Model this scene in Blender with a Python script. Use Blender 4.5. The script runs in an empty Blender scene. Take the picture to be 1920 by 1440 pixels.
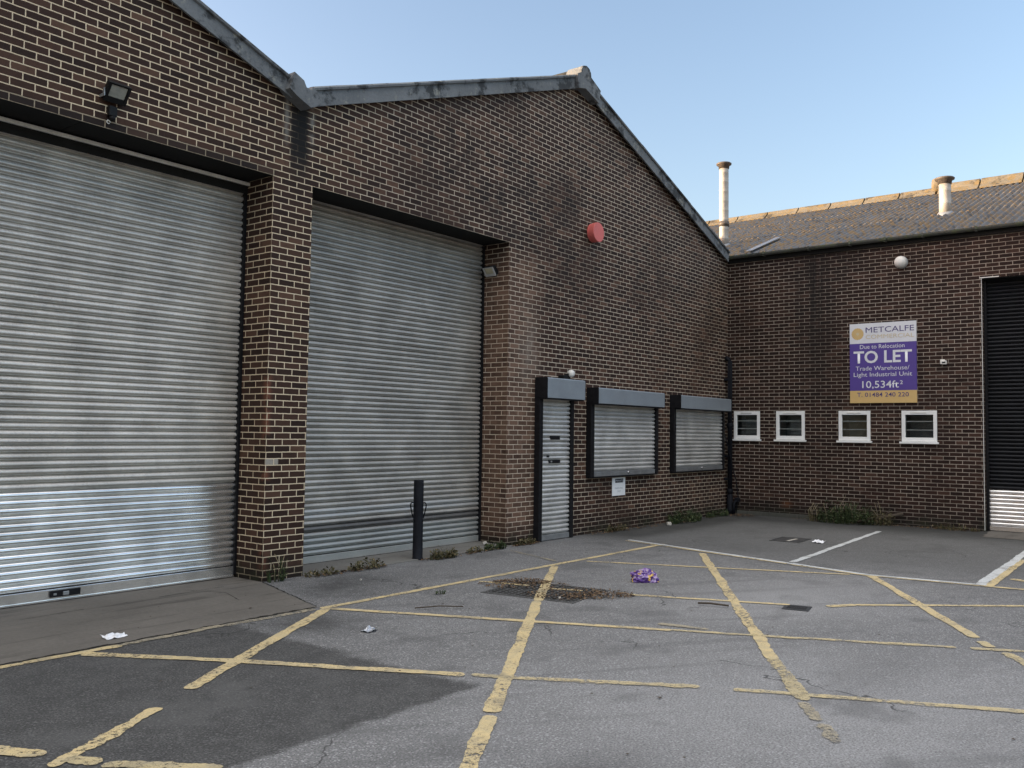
import bpy, bmesh, math, random
from mathutils import Matrix, Vector, noise as mnoise
random.seed(7)
S = bpy.context.scene
COL = S.collection
RAD = math.radians

# ---------------------------------------------------------------- camera
cam_d = bpy.data.cameras.new('camera'); cam = bpy.data.objects.new('camera', cam_d); COL.objects.link(cam)
cam_d.sensor_fit = 'HORIZONTAL'; cam_d.sensor_width = 36.0; cam_d.lens = 31.466
cam_d.clip_start = 0.05; cam_d.clip_end = 3000
R_ = (0.61690776, -0.78692112, 0.01341478); U_ = (-0.0503588, -0.0224576, 0.99847867); D_ = (0.78542269, 0.61664479, 0.05348267)
cam.matrix_world = Matrix(((R_[0], U_[0], -D_[0], -18.7879), (R_[1], U_[1], -D_[1], -8.584), (R_[2], U_[2], -D_[2], 1.7454), (0, 0, 0, 1)))
S.camera = cam

# ---------------------------------------------------------------- sky, sun, exposure
SUN_AZ, SUN_EL = 128.0, 6.2          # degrees, azimuth counted from +X towards +Y
w = bpy.data.worlds.new('World'); S.world = w; w.use_nodes = True
nt = w.node_tree; bg = nt.nodes['Background']
sky = nt.nodes.new('ShaderNodeTexSky'); sky.sky_type = 'NISHITA'; sky.sun_disc = False
sky.sun_elevation = RAD(SUN_EL); sky.sun_rotation = RAD(90 - SUN_AZ)
sky.air_density = 1.0; sky.dust_density = 2.5; sky.ozone_density = 3.0
# clear blue over the roofs, an unseen bright layer added overhead and behind the camera as fill light
def wn(typ, props=None, ins=None):
    k = nt.nodes.new(typ)
    for a, b in (props or {}).items(): setattr(k, a, b)
    for a, b in (ins or {}).items():
        if isinstance(b, bpy.types.NodeSocket): nt.links.new(b, k.inputs[a])
        else: k.inputs[a].default_value = b
    return k
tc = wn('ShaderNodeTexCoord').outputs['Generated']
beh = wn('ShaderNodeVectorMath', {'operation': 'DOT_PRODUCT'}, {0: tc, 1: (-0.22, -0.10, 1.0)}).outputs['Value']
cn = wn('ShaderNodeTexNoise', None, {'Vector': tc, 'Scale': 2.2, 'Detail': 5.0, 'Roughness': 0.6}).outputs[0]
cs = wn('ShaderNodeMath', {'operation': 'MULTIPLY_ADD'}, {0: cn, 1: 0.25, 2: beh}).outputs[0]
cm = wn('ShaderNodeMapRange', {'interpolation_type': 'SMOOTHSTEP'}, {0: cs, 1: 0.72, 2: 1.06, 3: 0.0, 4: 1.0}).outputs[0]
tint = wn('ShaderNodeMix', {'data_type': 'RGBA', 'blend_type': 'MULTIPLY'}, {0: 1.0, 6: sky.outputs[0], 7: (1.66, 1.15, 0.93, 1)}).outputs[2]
FILL_SKY = (4.3, 4.1, 3.9, 1)
mx = wn('ShaderNodeMix', {'data_type': 'RGBA'}, {0: cm, 6: tint, 7: FILL_SKY}).outputs[2]
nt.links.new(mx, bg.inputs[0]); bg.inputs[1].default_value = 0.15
sd = bpy.data.lights.new('sun', 'SUN'); sd.energy = 3.4; sd.angle = RAD(0.5); sd.color = (1.0, 0.78, 0.52)
sun = bpy.data.objects.new('sun', sd); COL.objects.link(sun)
sv = Vector((math.cos(RAD(SUN_AZ)) * math.cos(RAD(SUN_EL)), math.sin(RAD(SUN_AZ)) * math.cos(RAD(SUN_EL)), math.sin(RAD(SUN_EL))))
sun.rotation_euler = sv.to_track_quat('Z', 'Y').to_euler(); sun.location = (-30, 30, 20)
S.view_settings.view_transform = 'Standard'; S.view_settings.look = 'None'
S.view_settings.exposure = 2.0; S.view_settings.gamma = 1.0

# ---------------------------------------------------------------- node helpers
class G:
    def __init__(s, name):
        s.m = bpy.data.materials.new(name); s.m.use_nodes = True; s.t = s.m.node_tree
        s.p = s.t.nodes['Principled BSDF']; s.out = s.t.nodes['Material Output']
    def n(s, typ, props=None, ins=None, o=0):
        k = s.t.nodes.new('ShaderNode' + typ)
        for a, b in (props or {}).items(): setattr(k, a, b)
        for a, b in (ins or {}).items(): s.set(k.inputs[a], b)
        return k.outputs[o] if o is not None else k
    def set(s, sock, v):
        if isinstance(v, bpy.types.NodeSocket): s.t.links.new(v, sock)
        elif isinstance(v, (tuple, list)) and len(v) == 3 and sock.type == 'RGBA': sock.default_value = (*v, 1)
        else: sock.default_value = v
    def M(s, op, a, b=0.0, c=0.0, clamp=False): return s.n('Math', {'operation': op, 'use_clamp': clamp}, {0: a, 1: b, 2: c})
    def mix(s, f, a, b, mode='MIX'):
        k = s.t.nodes.new('ShaderNodeMix'); k.data_type = 'RGBA'; k.blend_type = mode
        s.set(k.inputs[0], f); s.set(k.inputs[6], a); s.set(k.inputs[7], b); return k.outputs[2]
    def noise(s, vec, scale, detail=4, rough=0.55, dist=0.0):
        return s.n('TexNoise', None, {'Vector': vec, 'Scale': scale, 'Detail': detail, 'Roughness': rough, 'Distortion': dist})
    def ramp(s, f, stops):
        k = s.t.nodes.new('ShaderNodeValToRGB'); e = k.color_ramp.elements
        while len(e) < len(stops): e.new(0.5)
        for i, (p, c) in enumerate(stops):
            e[i].position = p; e[i].color = (*c, 1) if isinstance(c, (tuple, list)) else (c, c, c, 1)
        s.set(k.inputs[0], f); return k.outputs[0]
    def sm(s, v, a, b, lo=0.0, hi=1.0):
        k = s.t.nodes.new('ShaderNodeMapRange'); k.interpolation_type = 'SMOOTHSTEP'
        s.set(k.inputs[0], v); s.set(k.inputs[1], a); s.set(k.inputs[2], b); s.set(k.inputs[3], lo); s.set(k.inputs[4], hi); return k.outputs[0]
    def gauss(s, v, c, wd):
        q = s.M('DIVIDE', s.M('SUBTRACT', v, c), wd); return s.M('POWER', 2.718, s.M('MULTIPLY', s.M('MULTIPLY', q, q), -1.0))
    def pos(s):
        g = s.n('NewGeometry', o=None).outputs['Position']; k = s.n('SeparateXYZ', None, {0: g}, o=None)
        return g, k.outputs[0], k.outputs[1], k.outputs[2]
    def scale(s, vec, v3): return s.n('VectorMath', {'operation': 'MULTIPLY'}, {0: vec, 1: v3})
    def bump(s, h, strength=0.5, dist=0.01):
        s.set(s.p.inputs['Normal'], s.n('Bump', None, {'Strength': strength, 'Distance': dist, 'Height': h}))
    def fin(s, col, rough=0.6, metal=0.0, spec=None):
        s.set(s.p.inputs['Base Color'], col); s.set(s.p.inputs['Roughness'], rough); s.set(s.p.inputs['Metallic'], metal)
        if spec is not None: s.set(s.p.inputs['Specular IOR Level'], spec)
        return s.m

def mat_plain(name, col, rough=0.5, metal=0.0, var=0.25, scale=6.0, bump=0.0, spec=None):
    if spec is None and max(col) < 0.03: spec = 0.15
    g = G(name); P = g.pos()[0]
    a = g.noise(P, scale, 6, 0.65)
    b = g.noise(P, scale * 9, 3, 0.6)
    f = g.M('ADD', g.M('MULTIPLY', a, 0.7), g.M('MULTIPLY', b, 0.3))
    dark = tuple(c * (1 - var) for c in col); lite = tuple(min(1, c * (1 + var)) for c in col)
    c = g.ramp(f, [(0.3, dark), (0.7, lite)])
    if bump: g.bump(b, bump, 0.004)
    r = g.M('ADD', g.M('MULTIPLY', g.M('SUBTRACT', f, 0.5), 0.3), rough, clamp=True)
    return g.fin(c, r, metal, spec)

# ---------------------------------------------------------------- materials
def mat_brick(name, which, cols, mortar, mort_dirt=0.35):
    g = G(name); P, X, Y, Z = g.pos()
    uv = g.n('UVMap', {'uv_map': 'UVMap'})
    warp = g.n('TexNoise', None, {'Vector': P, 'Scale': 22.0, 'Detail': 2.0}, o=1)
    warp = g.n('VectorMath', {'operation': 'SCALE'}, {0: g.n('VectorMath', {'operation': 'SUBTRACT'}, {0: warp, 1: (0.5, 0.5, 0.5)}), 'Scale': 0.007})
    vec = g.n('VectorMath', {'operation': 'ADD'}, {0: uv, 1: warp})
    bk = g.n('TexBrick', {'offset': 0.5, 'offset_frequency': 2, 'squash': 1.0}, {'Vector': vec, 'Color1': (0, 0, 0), 'Color2': (1, 1, 1), 'Mortar': (0, 0, 0), 'Scale': 1.0,
             'Mortar Size': 0.0064, 'Mortar Smooth': 0.25, 'Bias': 0.0, 'Brick Width': 0.225, 'Row Height': 0.075}, o=None)
    rnd, mo = bk.outputs['Color'], bk.outputs['Fac']
    fine = g.noise(P, 60.0, 5, 0.7); mid = g.noise(P, 7.0, 5, 0.6); big = g.noise(P, 0.55, 4, 0.55)
    c = g.ramp(rnd, [(0.0, cols[0]), (0.3, cols[1]), (0.68, cols[2]), (0.88, cols[3]), (1.0, cols[4])])
    c = g.mix(g.sm(fine, 0.35, 0.8, 0.0, 0.25), c, cols[4])
    c = g.mix(g.sm(mid, 0.5, 0.75, 0.0, 0.5), c, cols[0])
    mcol = g.mix(g.sm(mid, 0.35, 0.7), mortar, tuple(v * 0.62 for v in mortar))
    if which == 'front':
        cl = g.M('MULTIPLY', g.sm(X, -10.2, -12.2), g.sm(mid, 0.2, 0.5, 0.6, 1.0)); mcol = g.mix(cl, mcol, g.mix(g.sm(fine, 0.3, 0.7), (0.82, 0.67, 0.47), (0.66, 0.54, 0.38)))
    mcol = g.mix(g.sm(g.noise(P, 140, 3), 0.3, 0.7, 0, 0.3), mcol, tuple(v * 0.5 for v in mortar))
    # soot that has darkened the joints in soft patches
    dirt = g.M('MULTIPLY', g.sm(big, 0.46, 0.66), mort_dirt)
    if which == 'front': dirt = g.M('MULTIPLY', dirt, g.sm(X, -12.0, -10.0, 0.25, 1.0))
    soot_n = g.noise(g.scale(P, (1.0, 1.0, 0.85)), 2.6, 6, 0.65)
    masks = []
    def add(m, k=1.0):
        masks.append(g.M('MULTIPLY', m, k))
    if which == 'front':
        streak = g.noise(g.scale(P, (9.0, 1.0, 0.7)), 1.0, 4, 0.6)
        # black run below the valley gutter
        add(g.M('MULTIPLY', g.M('MULTIPLY', g.sm(g.M('ABSOLUTE', g.M('ADD', g.M('ADD', X, 12.06), g.M('MULTIPLY', g.M('SUBTRACT', fine, 0.5), 0.08))), 0.17, 0.09), g.sm(Z, 4.62, 5.1)), g.sm(streak, 0.25, 0.5, 0.75, 1.0)), 0.97)
        add(g.M('MULTIPLY', g.M('MULTIPLY', g.gauss(X, -12.06, 0.42), g.sm(Z, 4.3, 5.9)), g.sm(soot_n, 0.4, 0.7)), 0.45)
        salt = g.M('MULTIPLY', g.M('MULTIPLY', g.gauss(g.M('ABSOLUTE', g.M('ADD', X, 12.06)), 0.19, 0.035), g.sm(Z, 4.95, 5.4)), g.sm(mid, 0.35, 0.6))
        # sooty clouds on the gable
        def cloud(cx, wx, cz, wz, k, lo=0.42, hi=0.6):
            add(g.M('MULTIPLY', g.M('MULTIPLY', g.gauss(X, cx, wx), g.gauss(Z, cz, wz)), g.sm(soot_n, lo, hi)), k)
        cloud(-9.3, 0.9, 5.75, 0.6, 0.62); cloud(-7.9, 1.2, 5.3, 0.7, 0.6); cloud(-6.4, 0.9, 5.2, 1.1, 0.45); cloud(-3.0, 2.2, 4.6, 0.8, 0.3); cloud(-0.9, 0.7, 5.0, 1.0, 0.4)
        # dark lintel course over the left door, damp foot
        add(g.M('MULTIPLY', g.sm(X, -12.35, -12.45), g.M('MULTIPLY', g.sm(Z, 4.69, 4.692), g.sm(Z, 4.79, 4.775))), 0.55)
        damp = g.M('MULTIPLY', g.sm(Z, 0.42, 0.0), g.sm(soot_n, 0.3, 0.6, 0.35, 1.0)); add(damp, 0.7)
        # paler, warmer brick beside the second door, with a patch of white bloom
        pale_mask = g.M('MULTIPLY', g.M('MULTIPLY', g.sm(X, -6.85, -7.6), g.sm(X, -8.0, -7.98)), g.M('MULTIPLY', g.sm(Z, 0.0, 0.3), g.sm(Z, 4.75, 4.3)))
        pale_mask = g.M('MULTIPLY', pale_mask, g.M('MULTIPLY', g.sm(mid, 0.3, 0.65, 0.4, 1.0), g.sm(rnd, 0.0, 0.9, 0.55, 1.0)))
        c = g.mix(g.M('MULTIPLY', pale_mask, 0.72), c, (0.205, 0.125, 0.088)); mcol = g.mix(g.M('MULTIPLY', pale_mask, 0.5), mcol, (0.50, 0.38, 0.29))
        wb = g.M('MULTIPLY', g.gauss(X, -7.45, 0.22), g.M('MULTIPLY', g.gauss(Z, 3.1, 0.55), g.sm(soot_n, 0.35, 0.6)))
        c = g.mix(g.M('MULTIPLY', wb, 0.4), c, (0.30, 0.26, 0.22)); mcol = g.mix(g.M('MULTIPLY', wb, 0.6), mcol, (0.34, 0.30, 0.26))
        pb = g.M('MULTIPLY', g.M('MULTIPLY', g.sm(X, -12.235, -12.25), g.sm(Y, 0.02, 0.0)), g.M('MULTIPLY', g.M('MULTIPLY', g.sm(Z, 1.326, 1.332), g.sm(Z, 1.398, 1.392)), g.sm(X, -12.425, -12.42)))
        c = g.mix(g.M('MULTIPLY', pb, g.sm(fine, 0.3, 0.5, 0.5, 0.95)), c, (0.34, 0.31, 0.27))
        # one pale painted brick and scuffed corner on the left pillar
        corner = g.M('MULTIPLY', g.M('MULTIPLY', g.gauss(X, -12.42, 0.05), g.gauss(Y, 0.0, 0.06)), g.M('MULTIPLY', g.sm(Z, 2.6, 2.2), g.sm(g.noise(P, 4.0, 3), 0.5, 0.6)))
        c = g.mix(g.M('MULTIPLY', corner, 0.8), c, (0.20, 0.075, 0.045))
    else:
        st = g.noise(g.scale(P, (1.0, 7.0, 0.5)), 1.0, 4, 0.6)
        add(g.M('MULTIPLY', g.M('MULTIPLY', g.gauss(Y, -1.95, 0.42), g.sm(Z, 0.6, 5.4)), g.sm(st, 0.3, 0.6, 0.4, 1.0)), 0.85)
        add(g.M('MULTIPLY', g.M('MULTIPLY', g.gauss(Y, -2.35, 0.8), g.sm(Z, 4.4, 5.6)), g.sm(soot_n, 0.35, 0.6)), 0.8)
        add(g.M('MULTIPLY', g.sm(Z, 5.1, 5.65), g.sm(st, 0.35, 0.65)), 0.35)
        add(g.M('MULTIPLY', g.sm(Z, 0.55, 0.0), g.sm(soot_n, 0.3, 0.6, 0.4, 1.0)), 0.75)
        orange = g.M('MULTIPLY', g.gauss(Y, -1.35, 0.10), g.gauss(Z, 0.28, 0.07)); c = g.mix(orange, c, (0.16, 0.06, 0.025))
    tot = masks[0]
    for m_ in masks[1:]: tot = g.M('MAXIMUM', tot, m_)
    mcol = g.mix(dirt, mcol, cols[1])
    col = g.mix(mo, c, mcol)
    col = g.mix(tot, col, (0.011, 0.010, 0.010))
    if which == 'front': col = g.mix(g.M('MULTIPLY', salt, 0.55), col, (0.30, 0.29, 0.26))
    # green algae film at the foot
    alg = g.M('MULTIPLY', g.sm(Z, 0.3, 0.02), g.sm(soot_n, 0.45, 0.65)); col = g.mix(g.M('MULTIPLY', alg, 0.45), col, (0.03, 0.038, 0.018))
    h = g.M('ADD', g.M('MULTIPLY', mo, -1.0), g.M('ADD', g.M('MULTIPLY', fine, 0.25), g.M('MULTIPLY', rnd, 0.15)))
    g.bump(h, 0.7, 0.006)
    return g.fin(col, g.mix(mo, (0.72,) * 3, (0.92,) * 3), 0.0, 0.18)

BR1 = [(0.018, 0.0096, 0.0076), (0.032, 0.0168, 0.0126), (0.044, 0.0225, 0.0160), (0.068, 0.0350, 0.0240), (0.110, 0.060, 0.040)]
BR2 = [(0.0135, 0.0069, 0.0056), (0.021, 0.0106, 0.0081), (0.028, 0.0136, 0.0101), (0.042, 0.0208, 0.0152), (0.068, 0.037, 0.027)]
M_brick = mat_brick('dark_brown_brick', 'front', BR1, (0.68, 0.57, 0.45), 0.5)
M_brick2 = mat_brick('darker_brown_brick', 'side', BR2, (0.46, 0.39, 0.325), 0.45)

def mat_asphalt(name, lo, hi, dark, seed=0.0):
    g = G(name); P, X, Y, Z = g.pos()
    Q = g.n('VectorMath', {'operation': 'ADD'}, {0: P, 1: (seed, seed * 1.7, 0)})
    a = g.noise(Q, 0.45, 5, 0.6); b = g.noise(Q, 5.0, 5, 0.65); f = g.noise(Q, 75.0, 4, 0.75)
    vor = g.n('TexVoronoi', {'feature': 'F1'}, {'Vector': Q, 'Scale': 95.0}, o=None)
    stone = g.sm(g.n('SeparateColor', None, {0: vor.outputs['Color']}), 0.80, 0.97)
    holes = g.sm(g.noise(Q, 30.0, 4, 0.75), 0.57, 0.70)
    base = g.ramp(g.M('ADD', g.M('MULTIPLY', a, 0.55), g.M('MULTIPLY', b, 0.45)), [(0.32, lo), (0.66, hi)])
    base = g.mix(g.sm(f, 0.40, 0.62, 0.0, 0.78), base, tuple(v * 0.45 for v in lo))
    base = g.mix(g.M('MULTIPLY', stone, 0.45), base, tuple(min(1, v * 2.2) for v in hi))
    base = g.mix(g.M('MULTIPLY', holes, 0.85), base, tuple(v * 0.3 for v in lo))
    if dark:
        n1 = g.noise(Q, 1.3, 5, 0.6); big = g.noise(Q, 0.16, 4, 0.6)
        # dusty pale ground nearer the gate, tyre-polished arcs, dark mottling
        fr = g.M('MULTIPLY', g.M('MAXIMUM', g.M('MULTIPLY', g.gauss(X, -13.2, 2.4), g.gauss(Y, -6.8, 2.2)), g.M('MULTIPLY', g.gauss(X, -9.6, 1.6), g.gauss(Y, -4.9, 1.0))), g.sm(n1, 0.2, 0.6, 0.45, 1.0))
        base = g.mix(g.M('MULTIPLY', fr, 0.65), base, g.mix(g.sm(f, 0.42, 0.66), (0.34, 0.34, 0.345), (0.15, 0.15, 0.152)))
        base = g.mix(g.M('MULTIPLY', g.sm(n1, 0.52, 0.68), 0.45), base, (0.075, 0.075, 0.076))
        arc = g.n('Wave' if False else 'TexNoise', None, {'Vector': g.scale(g.n('VectorRotate', {'rotation_type': 'Z_AXIS'}, {'Vector': P, 'Angle': 0.62}), (0.25, 3.2, 1.0)), 'Scale': 1.0, 'Detail': 3.0})
        base = g.mix(g.M('MULTIPLY', g.sm(arc, 0.55, 0.72), 0.35), base, (0.085, 0.085, 0.087))
        # newer, darker strip of tarmac with ragged sealed joints
        ed = g.M('MULTIPLY', g.M('SUBTRACT', g.noise(P, 5.0, 5, 0.7), 0.5), 0.22); ed2 = g.M('MULTIPLY', g.M('SUBTRACT', g.noise(P, 1.1, 4, 0.6), 0.5), 0.28)
        xx = g.M('ADD', X, g.M('ADD', ed, ed2)); yy = g.M('ADD', Y, ed)
        pt = g.M('MULTIPLY', g.M('MULTIPLY', g.sm(xx, -13.90, -14.05), g.sm(yy, -4.60, -4.53)), g.sm(Y, -1.60, -1.66))
        pd = g.mix(g.sm(f, 0.38, 0.62), g.mix(g.sm(b, 0.35, 0.65), (0.066, 0.066, 0.065), (0.094, 0.094, 0.092)), (0.028, 0.028, 0.029))
        pd = g.mix(g.M('MULTIPLY', stone, 0.3), pd, (0.22, 0.22, 0.22)); pd = g.mix(g.M('MULTIPLY', g.sm(n1, 0.5, 0.7), 0.5), pd, (0.105, 0.105, 0.104))
        base = g.mix(g.M('MULTIPLY', pt, 0.93), base, pd)
        # damp, mossy tarmac along the two walls and in the inner corner
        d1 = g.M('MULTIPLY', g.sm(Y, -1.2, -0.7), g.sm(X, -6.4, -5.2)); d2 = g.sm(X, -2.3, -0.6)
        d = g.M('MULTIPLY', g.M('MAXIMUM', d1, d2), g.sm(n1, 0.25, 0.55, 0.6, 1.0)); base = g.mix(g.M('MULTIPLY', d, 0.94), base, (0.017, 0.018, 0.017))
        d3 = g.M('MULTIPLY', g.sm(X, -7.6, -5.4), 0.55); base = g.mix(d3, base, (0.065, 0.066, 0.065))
        # dark fan in front of the pillar and soft dark stains
        for (cx, wx, cy, wy, k) in ((-11.9, 0.75, -0.75, 0.6, 0.75), (-13.4, 0.55, -2.2, 0.5, 0.55), (-14.9, 0.5, -6.1, 0.35, 0.45), (-11.6, 0.7, -6.6, 0.3, 0.35)):
            m = g.M('MULTIPLY', g.M('MULTIPLY', g.gauss(X, cx, wx), g.gauss(Y, cy, wy)), g.sm(n1, 0.3, 0.6, 0.3, 1.0)); base = g.mix(g.M('MULTIPLY', m, k), base, (0.028, 0.028, 0.028))
        pl = g.M('MULTIPLY', g.gauss(X, -8.6, 0.9), g.gauss(Y, -5.0, 0.7)); base = g.mix(g.M('MULTIPLY', pl, 0.3), base, (0.20, 0.20, 0.205))
        # hairline cracks
        cr = g.n('TexVoronoi', {'feature': 'DISTANCE_TO_EDGE'}, {'Vector': g.n('VectorMath', {'operation': 'ADD'}, {0: P, 1: g.n('VectorMath', {'operation': 'SCALE'}, {0: g.n('TexNoise', None, {'Vector': P, 'Scale': 1.8, 'Detail': 4.0}, o=1), 'Scale': 0.9})}), 'Scale': 0.33})
        ck = g.M('MULTIPLY', g.sm(cr, 0.0045, 0.001), g.sm(g.noise(P, 0.6, 2), 0.5, 0.6)); base = g.mix(g.M('MULTIPLY', ck, 0.7), base, (0.02, 0.02, 0.02))
    g.bump(g.M('ADD', f, g.M('MULTIPLY', vor.outputs['Distance'], 0.8)), 0.6, 0.006)
    return g.fin(base, 0.88, 0.0, 0.3)
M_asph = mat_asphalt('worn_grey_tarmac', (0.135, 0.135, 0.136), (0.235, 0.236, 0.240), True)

def mat_concrete(name, lo, hi):
    g = G(name); P, X, Y, Z = g.pos()
    a = g.noise(P, 1.1, 6, 0.6); b = g.noise(P, 26.0, 5, 0.7); s = g.noise(g.scale(P, (0.6, 5.0, 1.0)), 1.4, 4, 0.6)
    c = g.ramp(g.M('ADD', g.M('MULTIPLY', a, 0.6), g.M('MULTIPLY', b, 0.4)), [(0.3, lo), (0.7, hi)])
    c = g.mix(g.sm(s, 0.52, 0.72, 0, 0.6), c, tuple(v * 0.5 for v in lo))
    c = g.mix(g.sm(g.noise(P, 48, 3, 0.7), 0.64, 0.72, 0, 0.6), c, tuple(v * 0.45 for v in lo))
    g.bump(b, 0.4, 0.004); return g.fin(c, 0.85, 0, 0.3)
M_conc = mat_concrete('dirty_concrete', (0.092, 0.085, 0.076), (0.165, 0.152, 0.136))
M_conc2 = mat_concrete('pale_concrete', (0.11, 0.105, 0.097), (0.20, 0.195, 0.18))
M_plinth = mat_concrete('green_stained_concrete', (0.05, 0.052, 0.045), (0.10, 0.10, 0.088))

def mat_paint_line(name, col, col2, wear, soft=0.055, amax=1.0):
    g = G(name); P = g.pos()[0]
    n1 = g.noise(P, 26.0, 7, 0.72); n2 = g.noise(P, 1.7, 3, 0.5); n3 = g.noise(P, 110.0, 3, 0.7)
    c = g.mix(g.sm(g.noise(P, 9.0, 5, 0.65), 0.35, 0.7), col, col2)
    c = g.mix(g.sm(n3, 0.45, 0.72, 0, 0.6), c, tuple(v * 0.42 for v in col)); c = g.mix(g.sm(g.noise(P, 3.2, 5, 0.65), 0.48, 0.7, 0, 0.55), c, (0.17, 0.16, 0.14))
    v = g.M('ADD', n1, g.M('MULTIPLY', g.M('SUBTRACT', n2, 0.5), 0.55))
    v = g.M('SUBTRACT', v, g.M('MULTIPLY', g.sm(n3, 0.5, 0.75), 0.16))
    al = g.sm(v, wear - soft, wear + soft, 0.0, amax)
    g.bump(n1, 0.3, 0.003)
    m = g.fin(c, 0.75, 0, 0.3)
    tr = g.n('BsdfTransparent'); mx = g.t.nodes.new('ShaderNodeMixShader')
    g.set(mx.inputs[0], al); g.set(mx.inputs[1], tr); g.set(mx.inputs[2], g.p.outputs[0]); g.t.links.new(mx.outputs[0], g.out.inputs[0])
    return m
M_yel = mat_paint_line('worn_yellow_paint', (0.60, 0.475, 0.255), (0.48, 0.405, 0.255), 0.38, 0.08, 0.95)
M_yel2 = mat_paint_line('very_worn_yellow_paint', (0.56, 0.46, 0.26), (0.44, 0.38, 0.25), 0.40, 0.16, 0.85)
M_pale = mat_paint_line('faded_cream_paint', (0.40, 0.35, 0.25), (0.28, 0.25, 0.19), 0.42, 0.12, 0.85)
M_white = mat_paint_line('worn_white_paint', (0.55, 0.57, 0.58), (0.46, 0.48, 0.48), 0.33)

def mat_galv(name, base, rough, axis, dirt=0.4, bands=None, streaks=True, metal=0.5, grain=0.35):
    g = G(name); P, X, Y, Z = g.pos()
    n = g.noise(P, 2.2, 5, 0.6); f = g.noise(P, 45.0, 4, 0.7)
    sv3 = (2.6, 2.6, 0.9); st = g.noise(g.scale(P, sv3), 1.0, 5, 0.65)
    sp = g.n('TexVoronoi', {'feature': 'F1'}, {'Vector': P, 'Scale': 55.0}, o=None)
    spv = g.n('SeparateColor', None, {0: sp.outputs['Color']})
    c = g.mix(g.sm(n, 0.3, 0.7), tuple(v * 0.8 for v in base), tuple(min(1, v * 1.15) for v in base))
    c = g.mix(g.M('MULTIPLY', spv, grain * 0.7), c, tuple(min(1, v * 1.4) for v in base))
    if streaks: c = g.mix(g.M('MULTIPLY', g.sm(st, 0.5, 0.85), dirt), c, (0.20, 0.185, 0.165))
    c = g.mix(g.M('MULTIPLY', g.sm(f, 0.52, 0.75), grain), c, (0.16, 0.15, 0.14))
    r = g.M('ADD', rough, g.M('MULTIPLY', g.M('SUBTRACT', f, 0.5), grain * 0.7), clamp=True)
    lr = g.n('TexWhiteNoise', {'noise_dimensions': '1D'}, {'W': g.M('FLOOR', g.M('DIVIDE', g.M('SUBTRACT', Z, 0.13), 0.075))})
    c = g.mix(g.M('MULTIPLY', lr, 0.16 if grain > 0.2 else 0.10), c, (0.22, 0.205, 0.18))
    hz = g.noise(g.scale(P, (0.5, 0.5, 9.0)), 1.0, 4, 0.6); c = g.mix(g.M('MULTIPLY', g.sm(hz, 0.5, 0.72), 0.22 if grain > 0.2 else 0.08), c, (0.20, 0.185, 0.165))
    sc = g.noise(g.scale(P, (1.2, 1.2, 60.0)), 3.0, 2, 0.6); c = g.mix(g.M('MULTIPLY', g.sm(sc, 0.70, 0.76), 0.4), c, (0.75, 0.75, 0.74))
    if bands:
        for (z0, z1, col, k) in bands:
            zz = g.M('ADD', Z, g.M('MULTIPLY', g.M('SUBTRACT', n, 0.5), 0.03))
            b = g.M('MULTIPLY', g.sm(zz, z0 - 0.03, z0 + 0.03), g.sm(zz, z1 + 0.03, z1 - 0.03))
            c = g.mix(g.M('MULTIPLY', b, k), c, col)
    return g.fin(c, r, metal, 0.5)
M_galv = mat_galv('dull_galvanised_steel', (0.58, 0.55, 0.51), 0.50, 'x', 0.25)
M_galv_new = mat_galv('bright_new_galvanised_steel', (0.80, 0.79, 0.78), 0.22, 'x', 0.12, metal=0.85, grain=0.08)
M_galv2 = mat_galv('weathered_galvanised_steel', (0.44, 0.42, 0.39), 0.52, 'x', 0.3,
    bands=[(0.42, 0.53, (0.05, 0.05, 0.055), 0.75), (0.60, 0.72, (0.50, 0.52, 0.53), 0.5), (0.05, 0.40, (0.36, 0.40, 0.41), 0.5)])
M_galv3 = mat_galv('patchy_galvanised_steel', (0.70, 0.69, 0.67), 0.42, 'x', 0.35)
M_bar = mat_plain('grey_steel_bar', (0.30, 0.31, 0.32), 0.45, 0.6, 0.3)
M_blackmetal = mat_plain('black_painted_steel', (0.012, 0.012, 0.014), 0.45, 0.0, 0.4, 12)
M_boxgrey = mat_plain('grey_painted_steel', (0.27, 0.305, 0.34), 0.42, 0.25, 0.12, 3)
M_soffit = mat_plain('black_soffit_board', (0.013, 0.013, 0.013), 0.8, 0, 0.4, 3)
M_lip = mat_plain('pale_steel_lip', (0.72, 0.72, 0.68), 0.5, 0.0)
M_blackcurt = mat_plain('black_powder_coated_laths', (0.013, 0.014, 0.017), 0.35, 0.0, 0.3, 3)
M_iron = mat_plain('dark_cast_iron', (0.050, 0.050, 0.052), 0.6, 0.4, 0.5, 18, 0.6)
M_upvc = mat_plain('white_upvc', (0.80, 0.80, 0.79), 0.35, 0, 0.06, 5)
M_whiteplastic = mat_plain('white_plastic', (0.72, 0.70, 0.66), 0.4, 0, 0.12, 8)
M_greyplastic = mat_plain('grey_plastic', (0.42, 0.42, 0.42), 0.4, 0, 0.15, 10)
M_red = mat_plain('faded_red_plastic', (0.62, 0.135, 0.12), 0.55, 0, 0.12, 4)
M_dark = mat_plain('dark_interior', (0.10, 0.105, 0.105), 0.9, 0, 0.3)
M_blackplastic = mat_plain('black_plastic', (0.010, 0.010, 0.011), 0.5, 0, 0.4, 20)
M_pipe = mat_plain('black_painted_pipe', (0.009, 0.010, 0.014), 0.6, 0, 0.5, 9)
M_flue = mat_plain('weathered_flue_steel', (0.36, 0.34, 0.31), 0.55, 0.25, 0.25, 9)
M_rust = mat_plain('dark_flue_cap', (0.10, 0.085, 0.075), 0.6, 0.4, 0.3, 9)
M_lead = mat_plain('lead_flashing', (0.22, 0.235, 0.26), 0.5, 0.3, 0.2, 5)
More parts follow.
